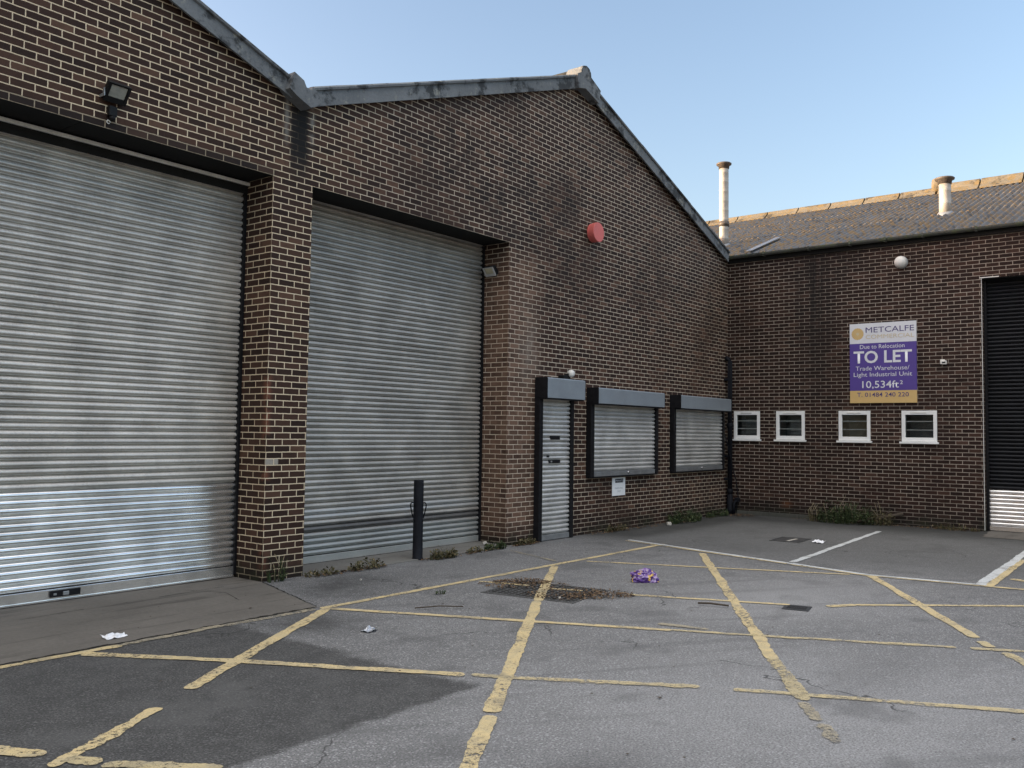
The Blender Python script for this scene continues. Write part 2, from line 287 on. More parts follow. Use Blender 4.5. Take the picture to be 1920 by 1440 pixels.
M_twig = mat_plain('dry_twig', (0.06, 0.045, 0.032), 0.9, 0, 0.4, 30)
M_straw = mat_plain('dry_straw_stalk', (0.33, 0.27, 0.17), 0.9, 0, 0.3, 30)
M_paper = mat_plain('white_paper', (0.72, 0.73, 0.76), 0.8, 0, 0.12, 20)
M_foil = mat_plain('crumpled_foil', (0.40, 0.42, 0.46), 0.35, 0.5, 0.6, 40)
M_stone = mat_plain('pale_stone', (0.38, 0.36, 0.32), 0.85, 0, 0.25, 30)

def mat_fibre(name, lo, hi, lichen, lk, moss=0.5):
    g = G(name); P, X, Y, Z = g.pos()
    a = g.noise(P, 1.6, 6, 0.65); b = g.noise(P, 30.0, 5, 0.7); l = g.noise(P, 5.5, 6, 0.72); k = g.noise(P, 3.1, 6, 0.7)
    c = g.ramp(g.M('ADD', g.M('MULTIPLY', a, 0.6), g.M('MULTIPLY', b, 0.4)), [(0.3, lo), (0.7, hi)])
    c = g.mix(g.M('MULTIPLY', g.sm(k, 0.5, 0.62), moss), c, tuple(v * 0.3 for v in lo))
    c = g.mix(g.M('MULTIPLY', g.sm(l, 0.5 - lk, 0.62 - lk), 0.9), c, lichen)
    g.bump(g.M('ADD', b, l), 0.6, 0.006); return g.fin(c, 0.9, 0, 0.2)
M_verge = mat_fibre('grey_fibre_cement', (0.105, 0.112, 0.12), (0.215, 0.228, 0.24), (0.26, 0.26, 0.235), -0.06, 0.85)
M_ridge = mat_fibre('lichened_ridge_tile', (0.11, 0.10, 0.08), (0.19, 0.165, 0.125), (0.160, 0.118, 0.058), 0.03, 0.8)
M_roof = mat_fibre('corrugated_fibre_cement', (0.075, 0.08, 0.09), (0.15, 0.155, 0.165), (0.19, 0.125, 0.06), 0.035, 0.6)
M_gutter = mat_fibre('mossy_grey_gutter', (0.06, 0.065, 0.06), (0.12, 0.125, 0.115), (0.10, 0.12, 0.07), 0.0, 0.4)

def mat_leaf(name, a, b, c3):
    g = G(name); P = g.pos()[0]; n = g.noise(P, 38.0, 2, 0.5)
    col = g.ramp(n, [(0.33, a), (0.5, b), (0.68, c3)]); return g.fin(col, 0.65, 0, 0.3)
M_green = mat_leaf('weed_green', (0.014, 0.026, 0.010), (0.026, 0.046, 0.016), (0.075, 0.08, 0.028))
M_olive = mat_leaf('dry_weed_olive', (0.035, 0.040, 0.016), (0.065, 0.062, 0.028), (0.17, 0.12, 0.06))
M_leaf = mat_leaf('fallen_leaf_brown', (0.030, 0.018, 0.010), (0.085, 0.050, 0.028), (0.24, 0.16, 0.085))

def mat_glass():
    g = G('window_glass'); g.t.nodes.remove(g.p)
    gl = g.n('BsdfGlossy', None, {'Color': (0.9, 0.95, 0.95), 'Roughness': 0.03}); tr = g.n('BsdfTransparent', None, {'Color': (0.88, 0.90, 0.90)})
    fr = g.n('Fresnel', None, {'IOR': 1.5}); mx = g.n('MixShader', None, {0: fr, 1: tr, 2: gl}); g.t.links.new(mx, g.out.inputs[0]); return g.m
M_glass = mat_glass()
def mat_reflector():
    return mat_plain('lamp_glass', (0.34, 0.34, 0.30), 0.15, 0.2, 0.3, 14)
M_lampglass = mat_reflector()
def mat_bag():
    g = G('purple_film'); P = g.pos()[0]
    n = g.n('TexNoise', None, {'Vector': P, 'Scale': 11.0, 'Detail': 2.0}); n2 = g.noise(P, 17.0, 1)
    c = g.ramp(n, [(0.30, (0.05, 0.016, 0.12)), (0.52, (0.10, 0.035, 0.24)), (0.545, (0.42, 0.33, 0.50)), (0.66, (0.16, 0.07, 0.30))])
    c = g.mix(g.sm(n2, 0.60, 0.63), c, (0.62, 0.40, 0.10)); return g.fin(c, 0.3, 0, 0.5)
M_bag = mat_bag()
def mat_flat(n, c, r=0.45): return mat_plain(n, c, r, 0, 0.07, 2.5)
M_signwhite = mat_flat('sign_white', (0.70, 0.70, 0.74)); M_purple = mat_flat('sign_purple', (0.085, 0.050, 0.27)); M_gold = mat_flat('sign_gold', (0.62, 0.42, 0.17))
M_palegold = mat_flat('sign_pale_gold', (0.60, 0.50, 0.33)); M_navy = mat_flat('sign_dark_purple', (0.060, 0.040, 0.17))

# ---------------------------------------------------------------- mesh helpers
class MB:
    def __init__(s): s.bm = bmesh.new(); s.mi = 0
    def face(s, pts, smooth=False):
        try: f = s.bm.faces.new([s.bm.verts.new(p) for p in pts])
        except ValueError: return None
        f.material_index = s.mi; f.smooth = smooth; return f
    def box(s, x0, x1, y0, y1, z0, z1, bev=0.0, M=None):
        r = bmesh.ops.create_cube(s.bm, size=1.0); vs = r['verts']
        for v in vs: v.co = Vector(((x0 + x1) / 2 + v.co.x * (x1 - x0), (y0 + y1) / 2 + v.co.y * (y1 - y0), (z0 + z1) / 2 + v.co.z * (z1 - z0)))
        if bev:
            es = list({e for v in vs for e in v.link_edges}); r = bmesh.ops.bevel(s.bm, geom=es, offset=bev, segments=2, affect='EDGES', profile=0.5)
            vs = list({v for f in r['faces'] for v in f.verts} | {v for v in vs if v.is_valid})
        if M is not None:
            for v in vs: v.co = M @ v.co
        for f in {f for v in vs for f in v.link_faces}: f.material_index = s.mi
        return vs
    def prism(s, poly, fn, a, b):
        """extrude a 2-D outline: fn(u, v, t) gives the 3-D point, t runs a..b"""
        p0 = [s.bm.verts.new(fn(u, v, a)) for u, v in poly]; p1 = [s.bm.verts.new(fn(u, v, b)) for u, v in poly]; n = len(poly)
        fs = [s.bm.faces.new(p0), s.bm.faces.new(p1[::-1])]
        for i in range(n): fs.append(s.bm.faces.new((p0[i], p1[i], p1[(i + 1) % n], p0[(i + 1) % n])))
        for f in fs: f.material_index = s.mi
        return fs
    def tube(s, pts, r, seg=12, cap=True, smooth=True):
        pts = [Vector(p) for p in pts]; rs = r if isinstance(r, (list, tuple)) else [r] * len(pts); rings = []
        up = Vector((0.31, 0.52, 0.79))
        for i, p in enumerate(pts):
            d = (pts[min(i + 1, len(pts) - 1)] - pts[max(i - 1, 0)]).normalized()
            a = d.cross(up); a = a.normalized() if a.length > 1e-4 else d.orthogonal().normalized(); b = d.cross(a)
            rings.append([s.bm.verts.new(p + (a * math.cos(k * 2 * math.pi / seg) + b * math.sin(k * 2 * math.pi / seg)) * rs[i]) for k in range(seg)])
        for i in range(len(rings) - 1):
            for k in range(seg):
                f = s.bm.faces.new((rings[i][k], rings[i][(k + 1) % seg], rings[i + 1][(k + 1) % seg], rings[i + 1][k])); f.smooth = smooth; f.material_index = s.mi
        if cap:
            for q in (rings[0], rings[-1]):
                f = s.bm.faces.new(q); f.material_index = s.mi
    def lathe(s, prof, fn, seg=28, smooth=True):
        """prof: (radius, height) pairs; fn(a, b, h) maps to 3-D"""
        rings = []
        for r, h in prof: rings.append([s.bm.verts.new(fn(r * math.cos(k * 2 * math.pi / seg), r * math.sin(k * 2 * math.pi / seg), h)) for k in range(seg)])
        for i in range(len(rings) - 1):
            for k in range(seg):
                f = s.bm.faces.new((rings[i][k], rings[i][(k + 1) % seg], rings[i + 1][(k + 1) % seg], rings[i + 1][k])); f.smooth = smooth; f.material_index = s.mi
        for q in (rings[0], rings[-1]):
            f = s.bm.faces.new(q); f.material_index = s.mi
    def build(s, name, mats, parent=None, uvshift=(0.0, 0.0, 0.0), recalc=True):
        if recalc: bmesh.ops.recalc_face_normals(s.bm, faces=s.bm.faces[:])
        uvl = s.bm.loops.layers.uv.new('UVMap'); s.bm.normal_update()
        for f in s.bm.faces:
            n = f.normal; ax, ay, az = abs(n.x), abs(n.y), abs(n.z)
            for l in f.loops:
                c = l.vert.co
                if ay >= ax and ay >= az: l[uvl].uv = (c.x + uvshift[0], c.z + uvshift[2])
                elif ax >= az: l[uvl].uv = (c.y + uvshift[1], c.z + uvshift[2])
                else: l[uvl].uv = (c.x, c.y)
        me = bpy.data.meshes.new(name); s.bm.to_mesh(me); s.bm.free()
        for m in (mats if isinstance(mats, (list, tuple)) else [mats]): me.materials.append(m)
        o = bpy.data.objects.new(name, me); COL.objects.link(o)
        if parent is not None:
            o.parent = parent
            if parent.parent is None: o.matrix_parent_inverse = Matrix.Translation(-parent.location)
        return o

def tag(o, label=None, cat=None, group=None, kind=None):
    if label: o['label'] = label
    if cat: o['category'] = cat
    if group: o['group'] = group
    if kind: o['kind'] = kind
    return o
def thing(name, label, cat, loc=(0, 0, 0), group=None):
    o = bpy.data.objects.new(name, None); COL.objects.link(o); o.location = loc; o.empty_display_size = 0.2
    return tag(o, label, cat, group)
def struct(name, mb, mats):
    return tag(mb.build(name, mats), kind='structure')

# ---------------------------------------------------------------- ground and markings
b = MB()
xs = [-600, -120, -50, -30, -22] + [-20 + i for i in range(0, 22)] + [6, 20, 60, 200, 600]
ys = [-600, -120, -50, -30, -20] + [-14 + i for i in range(0, 16)] + [6, 20, 60, 200, 600]
vv = [[b.bm.verts.new((x, y, 0)) for x in xs] for y in ys]
for j in range(len(ys) - 1):
    for i in range(len(xs) - 1): b.bm.faces.new((vv[j][i], vv[j][i + 1], vv[j + 1][i + 1], vv[j + 1][i]))
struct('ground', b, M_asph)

def sheet(b, pts, z, jag=0.0, step=0.12, thick=0.0):
    out = []
    for i in range(len(pts)):
        a = Vector((*pts[i], 0)); c = Vector((*pts[(i + 1) % len(pts)], 0)); n = max(1, int((c - a).length / step))
        per = (c - a).normalized().cross(Vector((0, 0, 1)))
        for k in range(n):
            j = random.uniform(-jag, jag) if k else 0
            p = a.lerp(c, k / n) + per * j; out.append((p.x, p.y, z))
    b.face(out)
b = MB()
sheet(b, [(-17.2, 0.56), (-12.43, 0.56), (-12.44, -0.02), (-12.96, -1.62), (-17.2, -1.60)], 0.004, 0.008)
struct('concrete_apron', b, M_conc)
b = MB()                                    # dirt filled joints of the apron
def crack(b, pts, wd, z):
    P = []
    for i in range(len(pts) - 1):
        a, c = Vector((*pts[i], 0)), Vector((*pts[i + 1], 0)); n = max(2, int((c - a).length / 0.06))
        for k in range(n): P.append(a.lerp(c, k / n) + Vector((random.uniform(-1, 1), random.uniform(-1, 1), 0)) * wd * 0.7)
    P.append(Vector((*pts[-1], 0)))
    for i in range(len(P) - 1):
        d = (P[i + 1] - P[i]).normalized().cross(Vector((0, 0, 1))); w0 = wd * random.uniform(0.3, 1.0)
        q = [P[i] + d * w0, P[i] - d * w0, P[i + 1] - d * w0, P[i + 1] + d * w0]; b.face([(v.x, v.y, z) for v in q])
crack(b, [(-17.1, -1.585), (-15.0, -1.60), (-12.98, -1.60)], 0.022, 0.0055)
crack(b, [(-12.95, -1.60), (-12.44, -0.04)], 0.012, 0.0055)
for x0, x1, y0 in ((-15.1, -14.5, -0.12), (-14.3, -14.05, -0.1), (-13.7, -12.9, -0.02)): crack(b, [(x0, y0), (x1, y0 + 0.05)], 0.006, 0.0058)
crack(b, [(-13.3, 0.15), (-13.1, -0.3), (-13.25, -0.75)], 0.005, 0.0061)
struct('pavement_joint', b, mat_plain('dirt_in_joint', (0.018, 0.017, 0.015), 0.95))
b = MB()
b.box(-11.84, -7.97, -0.10, 0.60, -0.05, 0.035, 0.006)
for v in b.bm.verts:
    if v.co.y < 0: v.co.y += 0.05 * mnoise.noise((v.co.x * 2, 0, 0)); v.co.z -= 0.02
struct('door_threshold', b, M_conc2)
b = MB(); sheet(b, [(-1.1, -5.3), (0.25, -5.2), (0.25, -9.2), (-1.2, -9.2)], 0.005, 0.02)
struct('side_door_apron', b, M_conc)

LZ = [0.0062]
def stripe(b, p0, p1, wd, jag=0.007):
    LZ[0] += 0.00004; z = LZ[0]
    a, c = Vector((*p0, 0)), Vector((*p1, 0)); d = (c - a); n = max(4, int(d.length / 0.022)); per = d.normalized().cross(Vector((0, 0, 1)))
    L, Rr = [], []; sd_ = random.uniform(0, 90); J = jag * 1.5 + 0.004
    def ns(t, q): return (mnoise.noise((t * 3.0, q, sd_)) + 0.6 * mnoise.noise((t * 11.0, q, sd_)) + 0.45 * mnoise.noise((t * 37.0, q, sd_))) * J
    for k in range(n + 1):
        p = a.lerp(c, k / n); t = k / n * d.length; e = min(1.0, 0.45 + min(k, n - k) * 0.022 / (wd * 0.5))
        l = p + per * (wd / 2 * e + ns(t, 1.0)); r = p - per * (wd / 2 * e + ns(t, 7.0))
        L.append((l.x, l.y, z)); Rr.append((r.x, r.y, z))
    Rv = [b.bm.verts.new(q) for q in Rr]; Lv = [b.bm.verts.new(q) for q in L]
    for k in range(n): b.bm.faces.new((Lv[k], Lv[k + 1], Rv[k + 1], Rv[k]))
b = MB()
stripe(b, (-12.98, -1.70), (-6.05, -1.68), 0.085)
stripe(b, (-16.6, -1.66), (-15.0, -1.68), 0.09); 
stripe(b, (-15.33, -3.154), (-12.92, -1.73), 0.105)
stripe(b, (-16.55, -3.87), (-15.67, -3.385), 0.10, 0.016)
for p, q in (((-9.14, -1.76), (-11.25, -3.04)), ((-11.26, -3.045), (-14.40, -5.01)), ((-14.45, -5.04), (-15.5, -5.69))): stripe(b, p, q, 0.105, 0.008)
stripe(b, (-6.62, -2.62), (-11.95, -5.84), 0.105, 0.01); stripe(b, (-7.05, -5.14), (-10.04, -6.90), 0.10)
stripe(b, (-8.489, -1.829), (-7.15, -4.92), 0.07)
stripe(b, (-10.72, -1.80), (-10.56, -2.42), 0.07); stripe(b, (-10.60, -2.60), (-10.42, -3.05), 0.06); stripe(b, (-10.28, -3.55), (-9.72, -4.96), 0.075); stripe(b, (-9.72, -4.96), (-9.66, -5.10), 0.07)
stripe(b, (-9.48, -5.42), (-9.20, -5.62), 0.10); stripe(b, (-9.20, -5.62), (-8.04, -6.98), 0.075); stripe(b, (-8.04, -6.98), (-7.3, -7.9), 0.075)
stripe(b, (-12.92, -1.78), (-11.55, -4.75), 0.085)
stripe(b, (-15.33, -1.73), (-14.70, -2.76), 0.095); stripe(b, (-14.70, -2.76), (-13.86, -4.32), 0.095, 0.012)
stripe(b, (-17.2, -2.35), (-16.50, -3.67), 0.11, 0.016)
stripe(b, (-6.97, -6.45), (-4.0, -6.37), 0.10); stripe(b, (-6.93, -6.50), (-6.78, -7.6), 0.085); stripe(b, (-6.10, -6.56), (-6.5, -7.3), 0.09)
struct('yellow_road_marking', b, M_yel)
b = MB()
stripe(b, (-11.95, -5.84), (-12.86, -6.42), 0.10, 0.014)
stripe(b, (-10.15, -6.97), (-10.35, -7.08), 0.08, 0.015); stripe(b, (-10.48, -7.2), (-11.3, -7.75), 0.09, 0.015)
stripe(b, (-11.55, -4.75), (-10.55, -6.85), 0.075, 0.012); stripe(b, (-10.5, -6.95), (-9.9, -8.2), 0.07, 0.014)
stripe(b, (-13.84, -4.36), (-13.02, -5.74), 0.085, 0.014); stripe(b, (-12.93, -5.95), (-11.7, -8.6), 0.08, 0.010)
stripe(b, (-16.44, -3.80), (-16.36, -4.0), 0.12, 0.02); stripe(b, (-16.34, -4.02), (-16.02, -4.55), 0.085, 0.02)
struct('faded_road_marking', b, M_yel2)
b = MB()
stripe(b, (-12.9, -6.44), (-13.22, -6.64), 0.085, 0.02); stripe(b, (-13.27, -6.67), (-13.55, -6.85), 0.05, 0.025)
stripe(b, (-11.38, -4.52), (-11.30, -4.98), 0.07, 0.02)
stripe(b, (-15.0, -1.68), (-14.05, -1.66), 0.08, 0.012); stripe(b, (-14.05, -1.66), (-13.05, -1.69), 0.08, 0.01); stripe(b, (-8.35, -0.40), (-8.76, -1.50), 0.05, 0.008)
struct('cream_road_marking', b, M_pale)
b = MB()
stripe(b, (-5.96, -0.98), (-6.72, -3.95), 0.085); stripe(b, (-6.72, -3.95), (-7.02, -5.10), 0.085); stripe(b, (-7.02, -5.10), (-6.86, -6.42), 0.085)
stripe(b, (-6.62, -3.97), (-1.50, -3.675), 0.095); stripe(b, (-6.86, -6.34), (-2.0, -6.25), 0.11)
struct('white_road_marking', b, M_white)
b = MB(); stripe(b, (-6.08, -1.0), (-6.80, -3.98), 0.06); stripe(b, (-6.82, -4.0), (-7.10, -5.10), 0.05); stripe(b, (-7.09, -5.14), (-6.94, -6.45), 0.05)
struct('cream_edge_marking', b, M_yel)

# ---------------------------------------------------------------- front warehouse
H1, REC, AX, ZR, SL = 4.70, 0.54, -6.09, 7.72, 0.3555
def zb(x):
    a = AX if x > -12.09 else AX - 12.0
    if x < -24.09: a = AX - 24.0
    return ZR - SL * abs(x - a)
WH = thing('warehouse', 'dark brown brick warehouse with twin gables and roller shutter doors along the yard', 'warehouse')
b = MB()
for x0, x1 in ((-36.1, -16.9), (-12.42, -11.84), (-7.967, 0.0)):
    b.face([(x0, 0, 0), (x1, 0, 0), (x1, 0, H1), (x0, 0, H1)])
for x0, xa, x1 in ((-36.1, -30.09, -24.09), (-24.09, -18.09, -12.09), (-12.09, AX, 0.0)):
    b.face([(x0, 0, H1), (x1, 0, H1), (x1, 0, zb(x1 - 1e-4) + 0.12), (xa, 0, ZR + 0.12), (x0, 0, zb(x0 + 1e-4) + 0.12)])
for x in (-16.9, -12.42, -11.84, -7.967):
    b.face([(x, 0, 0), (x, 0.7, 0), (x, 0.7, H1), (x, 0, H1)])
b.face([(-36.1, 0, 0), (-36.1, 40, 0), (-36.1, 40, 5.7), (-36.1, 0, 5.7)]); b.face([(-36.1, 40, 0), (-0.02, 40, 0), (-0.02, 40, 5.7), (-36.1, 40, 5.7)])
b.face([(-0.02, 0.01, 0), (-0.02, 40, 0), (-0.02, 40, 5.7), (-0.02, 0.01, 5.7)])
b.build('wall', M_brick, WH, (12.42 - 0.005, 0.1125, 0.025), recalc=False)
# soffits inside the door heads
for x0, x1 in ((-16.9, -12.42), (-11.84, -7.967)):
    b = MB(); n = 2
    for k in range(n):
        a, c = x0 + (x1 - x0) * k / n, x0 + (x1 - x0) * (k + 1) / n; b.box(a + 0.004, c - 0.004, 0.003, 0.50, H1 + 0.002, H1 + 0.03)
    b.box(x0 + 0.002, x1 - 0.002, 0.51, 0.70, H1 - 0.005 + 0.01, H1 + 0.6)
    b.build('soffit', M_soffit, WH)
b = MB(); b.box(-16.9, -12.425, 0.44, 0.475, H1 - 0.055, H1 - 0.018, 0.004); b.build('lintel_lip', M_lip, WH)
b = MB(); b.box(-16.9, -12.425, 0.478, 0.50, H1 - 0.15, H1 - 0.002, 0.003); b.build('gap_shade_strip', M_soffit, WH)  # black strip stands in for the shade in the gap below the lip
# roof slabs
b = MB()
for x0, xa, x1 in ((-36.1, -30.09, -24.09), (-24.09, -18.09, -12.09), (-12.09, AX, -0.02)):
    for p, q, zp, zq in ((x0, xa, zb(x0 + 1e-4), ZR), (xa, x1, ZR, zb(x1 - 1e-4))):
        u0, u1 = zp + 0.13, zq + 0.13; t = 0.06
        b.prism([(p, u0), (q, u1), (q, u1 + t), (p, u0 + t)], lambda u, v, y: (u, y, v), 0.02, 40.2)
roof = b.build('roof', M_roof, WH)
b = MB()
for xa in (AX, AX - 12):
    P = [Vector((xa, y, ZR + 0.235)) for y in [0.10 + 0.0] + [1.0 * k for k in range(1, 41)]]
    b.tube(P, [0.125 + 0.012 * (k % 2) for k in range(len(P))], 14)
b.build('ridge_cap', M_ridge, roof)
# verge boards, in overlapping lengths
PROF = [(-0.10, 0.0), (-0.10, 0.185), (-0.128, 0.195), (-0.135, 0.222), (-0.11, 0.245), (-0.05, 0.252), (0.12, 0.25), (0.12, 0.21), (-0.07, 0.185), (-0.07, 0.0)]
def verge(xs_):
    for i in range(len(xs_) - 1):
        a, c = xs_[i], xs_[i + 1]; dy = -0.006 * (i % 2); b = MB()
        n = 6; za, zc = zb(a), zb(c); rings = []
        for k in range(n + 1):
            t = k / n; x = a + (c - a) * t; zz = za + (zc - za) * t
            rings.append([b.bm.verts.new((x, y + dy, zz + z + 0.004 * mnoise.noise((x * 3, z * 9, 1)))) for y, z in PROF])
        m = len(PROF)
        for k in range(n):
            for j in range(m): b.bm.faces.new((rings[k][j], rings[k][(j + 1) % m], rings[k + 1][(j + 1) % m], rings[k + 1][j]))
        b.bm.faces.new(rings[0]); b.bm.faces.new(rings[-1][::-1]); b.build('verge_board', M_verge, WH)
verge([-11.95, -9.75, -7.9, -6.20]); verge([-5.98, -4.1, -2.1, -0.17]); verge([-12.26, -14.2, -16.2, -17.98])
def xz_prism(poly, y0, y1, name, m, par, bev=0.0):
    b = MB(); b.prism(poly, lambda u, v, t: (u, t, v), y0, y1); return b.build(name, m, par)
cap = [(-0.24, -0.085), (-0.02, -0.03), (0.24, -0.11), (0.40, -0.165), (0.46, 0.075), (0.30, 0.15), (0.155, 0.215), (0.14, 0.29), (0.09, 0.35), (0.0, 0.375), (-0.09, 0.35), (-0.14, 0.29), (-0.16, 0.215), (-0.28, 0.15)]
xz_prism([(AX + u, ZR + v) for u, v in cap], -0.165, 0.16, 'ridge_end_cap', M_verge, WH)
trough = [(-12.36, 5.72), (-12.26, 5.66), (-12.05, 5.575), (-11.97, 5.61), (-11.85, 5.73), (-11.98, 5.815), (-12.03, 5.83), (-12.05, 5.79), (-12.12, 5.80), (-12.16, 5.87), (-12.30, 5.93)]
xz_prism(trough, -0.19, 0.3, 'valley_gutter_end', M_verge, WH)

# ---- roller shutters: curved laths as geometry
LATH = [(-0.040, 0.0), (-0.040, 0.0075), (-0.006, 0.0080), (-0.001, 0.010), (-0.001, 0.0165), (-0.008, 0.018), (-0.005, 0.0205), (0.010, 0.0235), (0.0175, 0.0285), (0.0205, 0.036), (0.0195, 0.045), (0.015, 0.054), (0.008, 0.063), (0.000, 0.0690), (-0.006, 0.0705), (-0.040, 0.0712), (-0.040, 0.075)]
def laths(name, m, par, plane, base, a0, a1, z0, z1, wob=0.0015, tilt=None, seg=26, pitch=0.075, seed=0):
    b = MB(); k = 0; n = int(round((z1 - z0) / pitch)); pit = (z1 - z0) / n; rr = random.Random(seed + 5)
    for i in range(n):
        offs = rr.uniform(-wob, wob); tl = rr.uniform(-wob, wob) * 0.8; rows = []
        for (o, dz) in LATH:
            row = []
            for s_ in range(seg + 1):
                t = s_ / seg; a = a0 + (a1 - a0) * t
                zz = z0 + i * pit + dz * pit / 0.075 + (tilt(t, z0 + i * pit) if tilt else 0) + tl * (t - 0.5)
                oo = o + offs + wob * 1.3 * mnoise.noise((a * 1.3 + seed, i * 0.37, seed))
                row.append(b.bm.verts.new((a, base - oo, zz) if plane == 'x' else (base - oo, a, zz)))
            rows.append(row)
        for j in range(len(rows) - 1):
            for s_ in range(seg):
                f = b.bm.faces.new((rows[j][s_], rows[j][s_ + 1], rows[j + 1][s_ + 1], rows[j + 1][s_])); f.smooth = True
    return b.build(name, m, par, recalc=False)

RS = thing  # (shutters are doors: parts of the warehouse)
def door_curtain(x0, x1, m, zsplit=None, mnew=None, seed=0):
    top = laths('roller_shutter', m, WH, 'x', REC, x0, x1, zsplit if zsplit else 0.13, H1 + 0.05, 0.0022, seed=seed)
    if zsplit: laths('replaced_laths', mnew, top, 'x', REC, x0, x1, 0.13, zsplit, 0.0010, seed=seed + 3)
    return top
s1 = door_curtain(-16.9, -12.44, M_galv, 0.13 + 0.075 * 13, M_galv_new, 1)
b = MB(); b.box(-16.9, -12.45, REC - 0.03, REC + 0.01, 0.012, 0.128, 0.004); b.box(-16.9, -12.45, REC - 0.045, REC + 0.01, 0.012, 0.03, 0.002)
bb = b.build('bottom_rail', M_galv_new, s1)
b = MB(); b.box(-14.56, -14.26, REC - 0.055, REC - 0.028, 0.05, 0.115, 0.004); b.mi = 1; b.box(-14.44, -14.38, REC - 0.068, REC - 0.053, 0.06, 0.10, 0.006); b.box(-14.53, -14.50, REC - 0.060, REC - 0.053, 0.07, 0.09, 0.002)
b.build('lock', [M_blackmetal, M_bar], s1)
s2 = door_curtain(-11.83, -7.98, M_galv2, seed=9)
b = MB(); b.box(-11.83, -7.98, REC - 0.025, REC + 0.01, 0.038, 0.128, 0.004); b.build('bottom_rail', M_galv2, s2)
for x0, x1 in ((-12.455, -12.423), (-11.837, -11.81), (-8.0, -7.97)):
    b = MB(); b.box(x0, x1, REC - 0.05, REC + 0.03, 0.036, H1 - 0.01); b.build('guide_rail', M_blackmetal, WH)

# ---- small shutters: personnel door and two windows
def small_shutter(kind, x0, x1, zbot, ztop, boxh, gw, boxd, x1box, seed):
    grp = laths(kind, M_galv3, WH, 'x', -0.055, x0 + gw, x1 - gw * 0.85, zbot + (0.09 if zbot > 0.5 else 0.10), ztop + 0.03, 0.0018,
        tilt=(lambda t, z: 0.010 * mnoise.noise((z * 3.1, 5.0, seed)) * (t - 0.5) + 0.012 * math.sin(t * 3.1) * mnoise.noise((z * 1.7, 1.0, seed))) if kind == 'shutter_door' else None, seg=10, seed=seed)
    for a, c in ((x0, x0 + gw), (x1 - gw * 0.85, x1)):
        b = MB(); b.box(a, c, -0.105, -0.002, zbot if zbot > 0.5 else 0.0, ztop + 0.01, 0.003); b.build('guide_rail', M_blackmetal, grp)
    b = MB(); zz = ztop + boxh; c4 = 0.0
    pr = [(-0.002, ztop), (-boxd, ztop), (-boxd, zz - 0.015), (-boxd + 0.015, zz), (-0.002, zz)]
    b.prism(pr, lambda u, v, t: (t, u, v), x0 + 0.006, x1box - 0.006); b.build('shutter_box', M_boxgrey, grp)
    for a, c in ((x0, x0 + 0.006), (x1box - 0.006, x1box)):
        b = MB(); b.prism([(u * 1.01 - 0.002, v + (0.004 if v > ztop else -0.004)) for u, v in pr], lambda u, v, t: (t, u, v), a, c); b.build('end_plate', M_blackmetal, grp)
    b = MB(); b.box(x0 + 0.01, x1box - 0.01, -boxd + 0.02, -0.01, ztop - 0.02, ztop - 0.003); b.build('box_underside', M_blackmetal, grp)
    b = MB(); bz = zbot + 0.005 if zbot > 0.5 else 0.01
    b.box(x0 + gw + 0.004, x1 - gw * 0.85 - 0.004, -0.085, -0.04, bz, bz + 0.088, 0.005)
    rail = b.build('bottom_rail', M_bar, grp)
    if zbot > 0.5:
        b = MB(); xm = (x0 + x1) / 2 + 0.1; b.lathe([(0.02, 0), (0.022, 0.012), (0.012, 0.02)], lambda p, q, h: (xm + p * 1.6, -0.086 - h, bz + 0.055 + q), 12); b.build('lock', M_galv_new, grp)
        b = MB(); b.box(x0 + 0.01, x1 - 0.01, -0.09, -0.004, zbot - 0.02, zbot - 0.002); b.build('sill_strip', M_blackmetal, grp)
    return grp
dr = small_shutter('shutter_door', -7.26, -6.28, 0.0, 2.30, 0.325, 0.095, 0.25, -6.165, 21)
b = MB(); b.box(-6.92, -6.66, -0.085, -0.06, 1.63, 1.69, 0.004); b.build('letter_slot', M_blackmetal, dr)
b = MB(); b.box(-6.96, -6.65, -0.088, -0.06, 1.245, 1.30, 0.004); b.box(-7.00, -6.95, -0.082, -0.06, 1.345, 1.375, 0.002); b.mi = 1; b.lathe([(0.016, 0), (0.016, 0.012)], lambda p, q, h: (-6.91 + p, -0.089 - h, 1.272 + q), 10)
b.build('lock_bar', [M_blackmetal, M_bar], dr)
small_shutter('window_shutter', -5.757, -3.37, 0.98, 2.26, 0.27, 0.11, 0.25, -3.39, 33)
small_shutter('window_shutter', -2.73, -0.385, 0.99, 2.265, 0.26, 0.085, 0.25, -0.365, 47)

# ---- rainwater pipe in the corner
b = MB(); px, py = -0.125, -0.105
b.tube([(px, py, 0.0), (px, py, 3.38), (px, py + 0.02, 3.43), (px, 0.0, 3.46)], 0.052, 16)
for z in (0.45, 1.9): b.lathe([(0.054, 0), (0.066, 0.005), (0.066, 0.10), (0.054, 0.105)], lambda p, q, h: (px + p, py + q, z + h), 16)
b.lathe([(0.085, 0), (0.085, 0.12), (0.07, 0.16), (0.064, 0.42), (0.052, 0.44)], lambda p, q, h: (px - 0.0 + p, py + q, h), 16)
for z in (2.95, 1.25, 0.75): b.box(px - 0.09, px + 0.09, py + 0.02, -0.002, z, z + 0.05, 0.004)
pipe = b.build('downpipe', M_pipe, WH)
b = MB(); b.tube([(-0.33, -0.06, 1.80), (-0.24, -0.12, 1.45), (-0.12, -0.18, 1.0), (-0.07, -0.22, 0.75), (-0.035, -0.25, 0.5), (-0.03, -0.26, 0.33), (-0.06, -0.24, 0.2), (-0.05, -0.22, 0.03)], 0.011, 8)
b.box(-0.10, -0.004, -0.30, -0.19, 0.27, 0.36, 0.012); b.tube([(-0.05, -0.24, 0.3), (-0.16, -0.22, 0.26), (-0.17, -0.22, 0.0)], 0.03, 10)
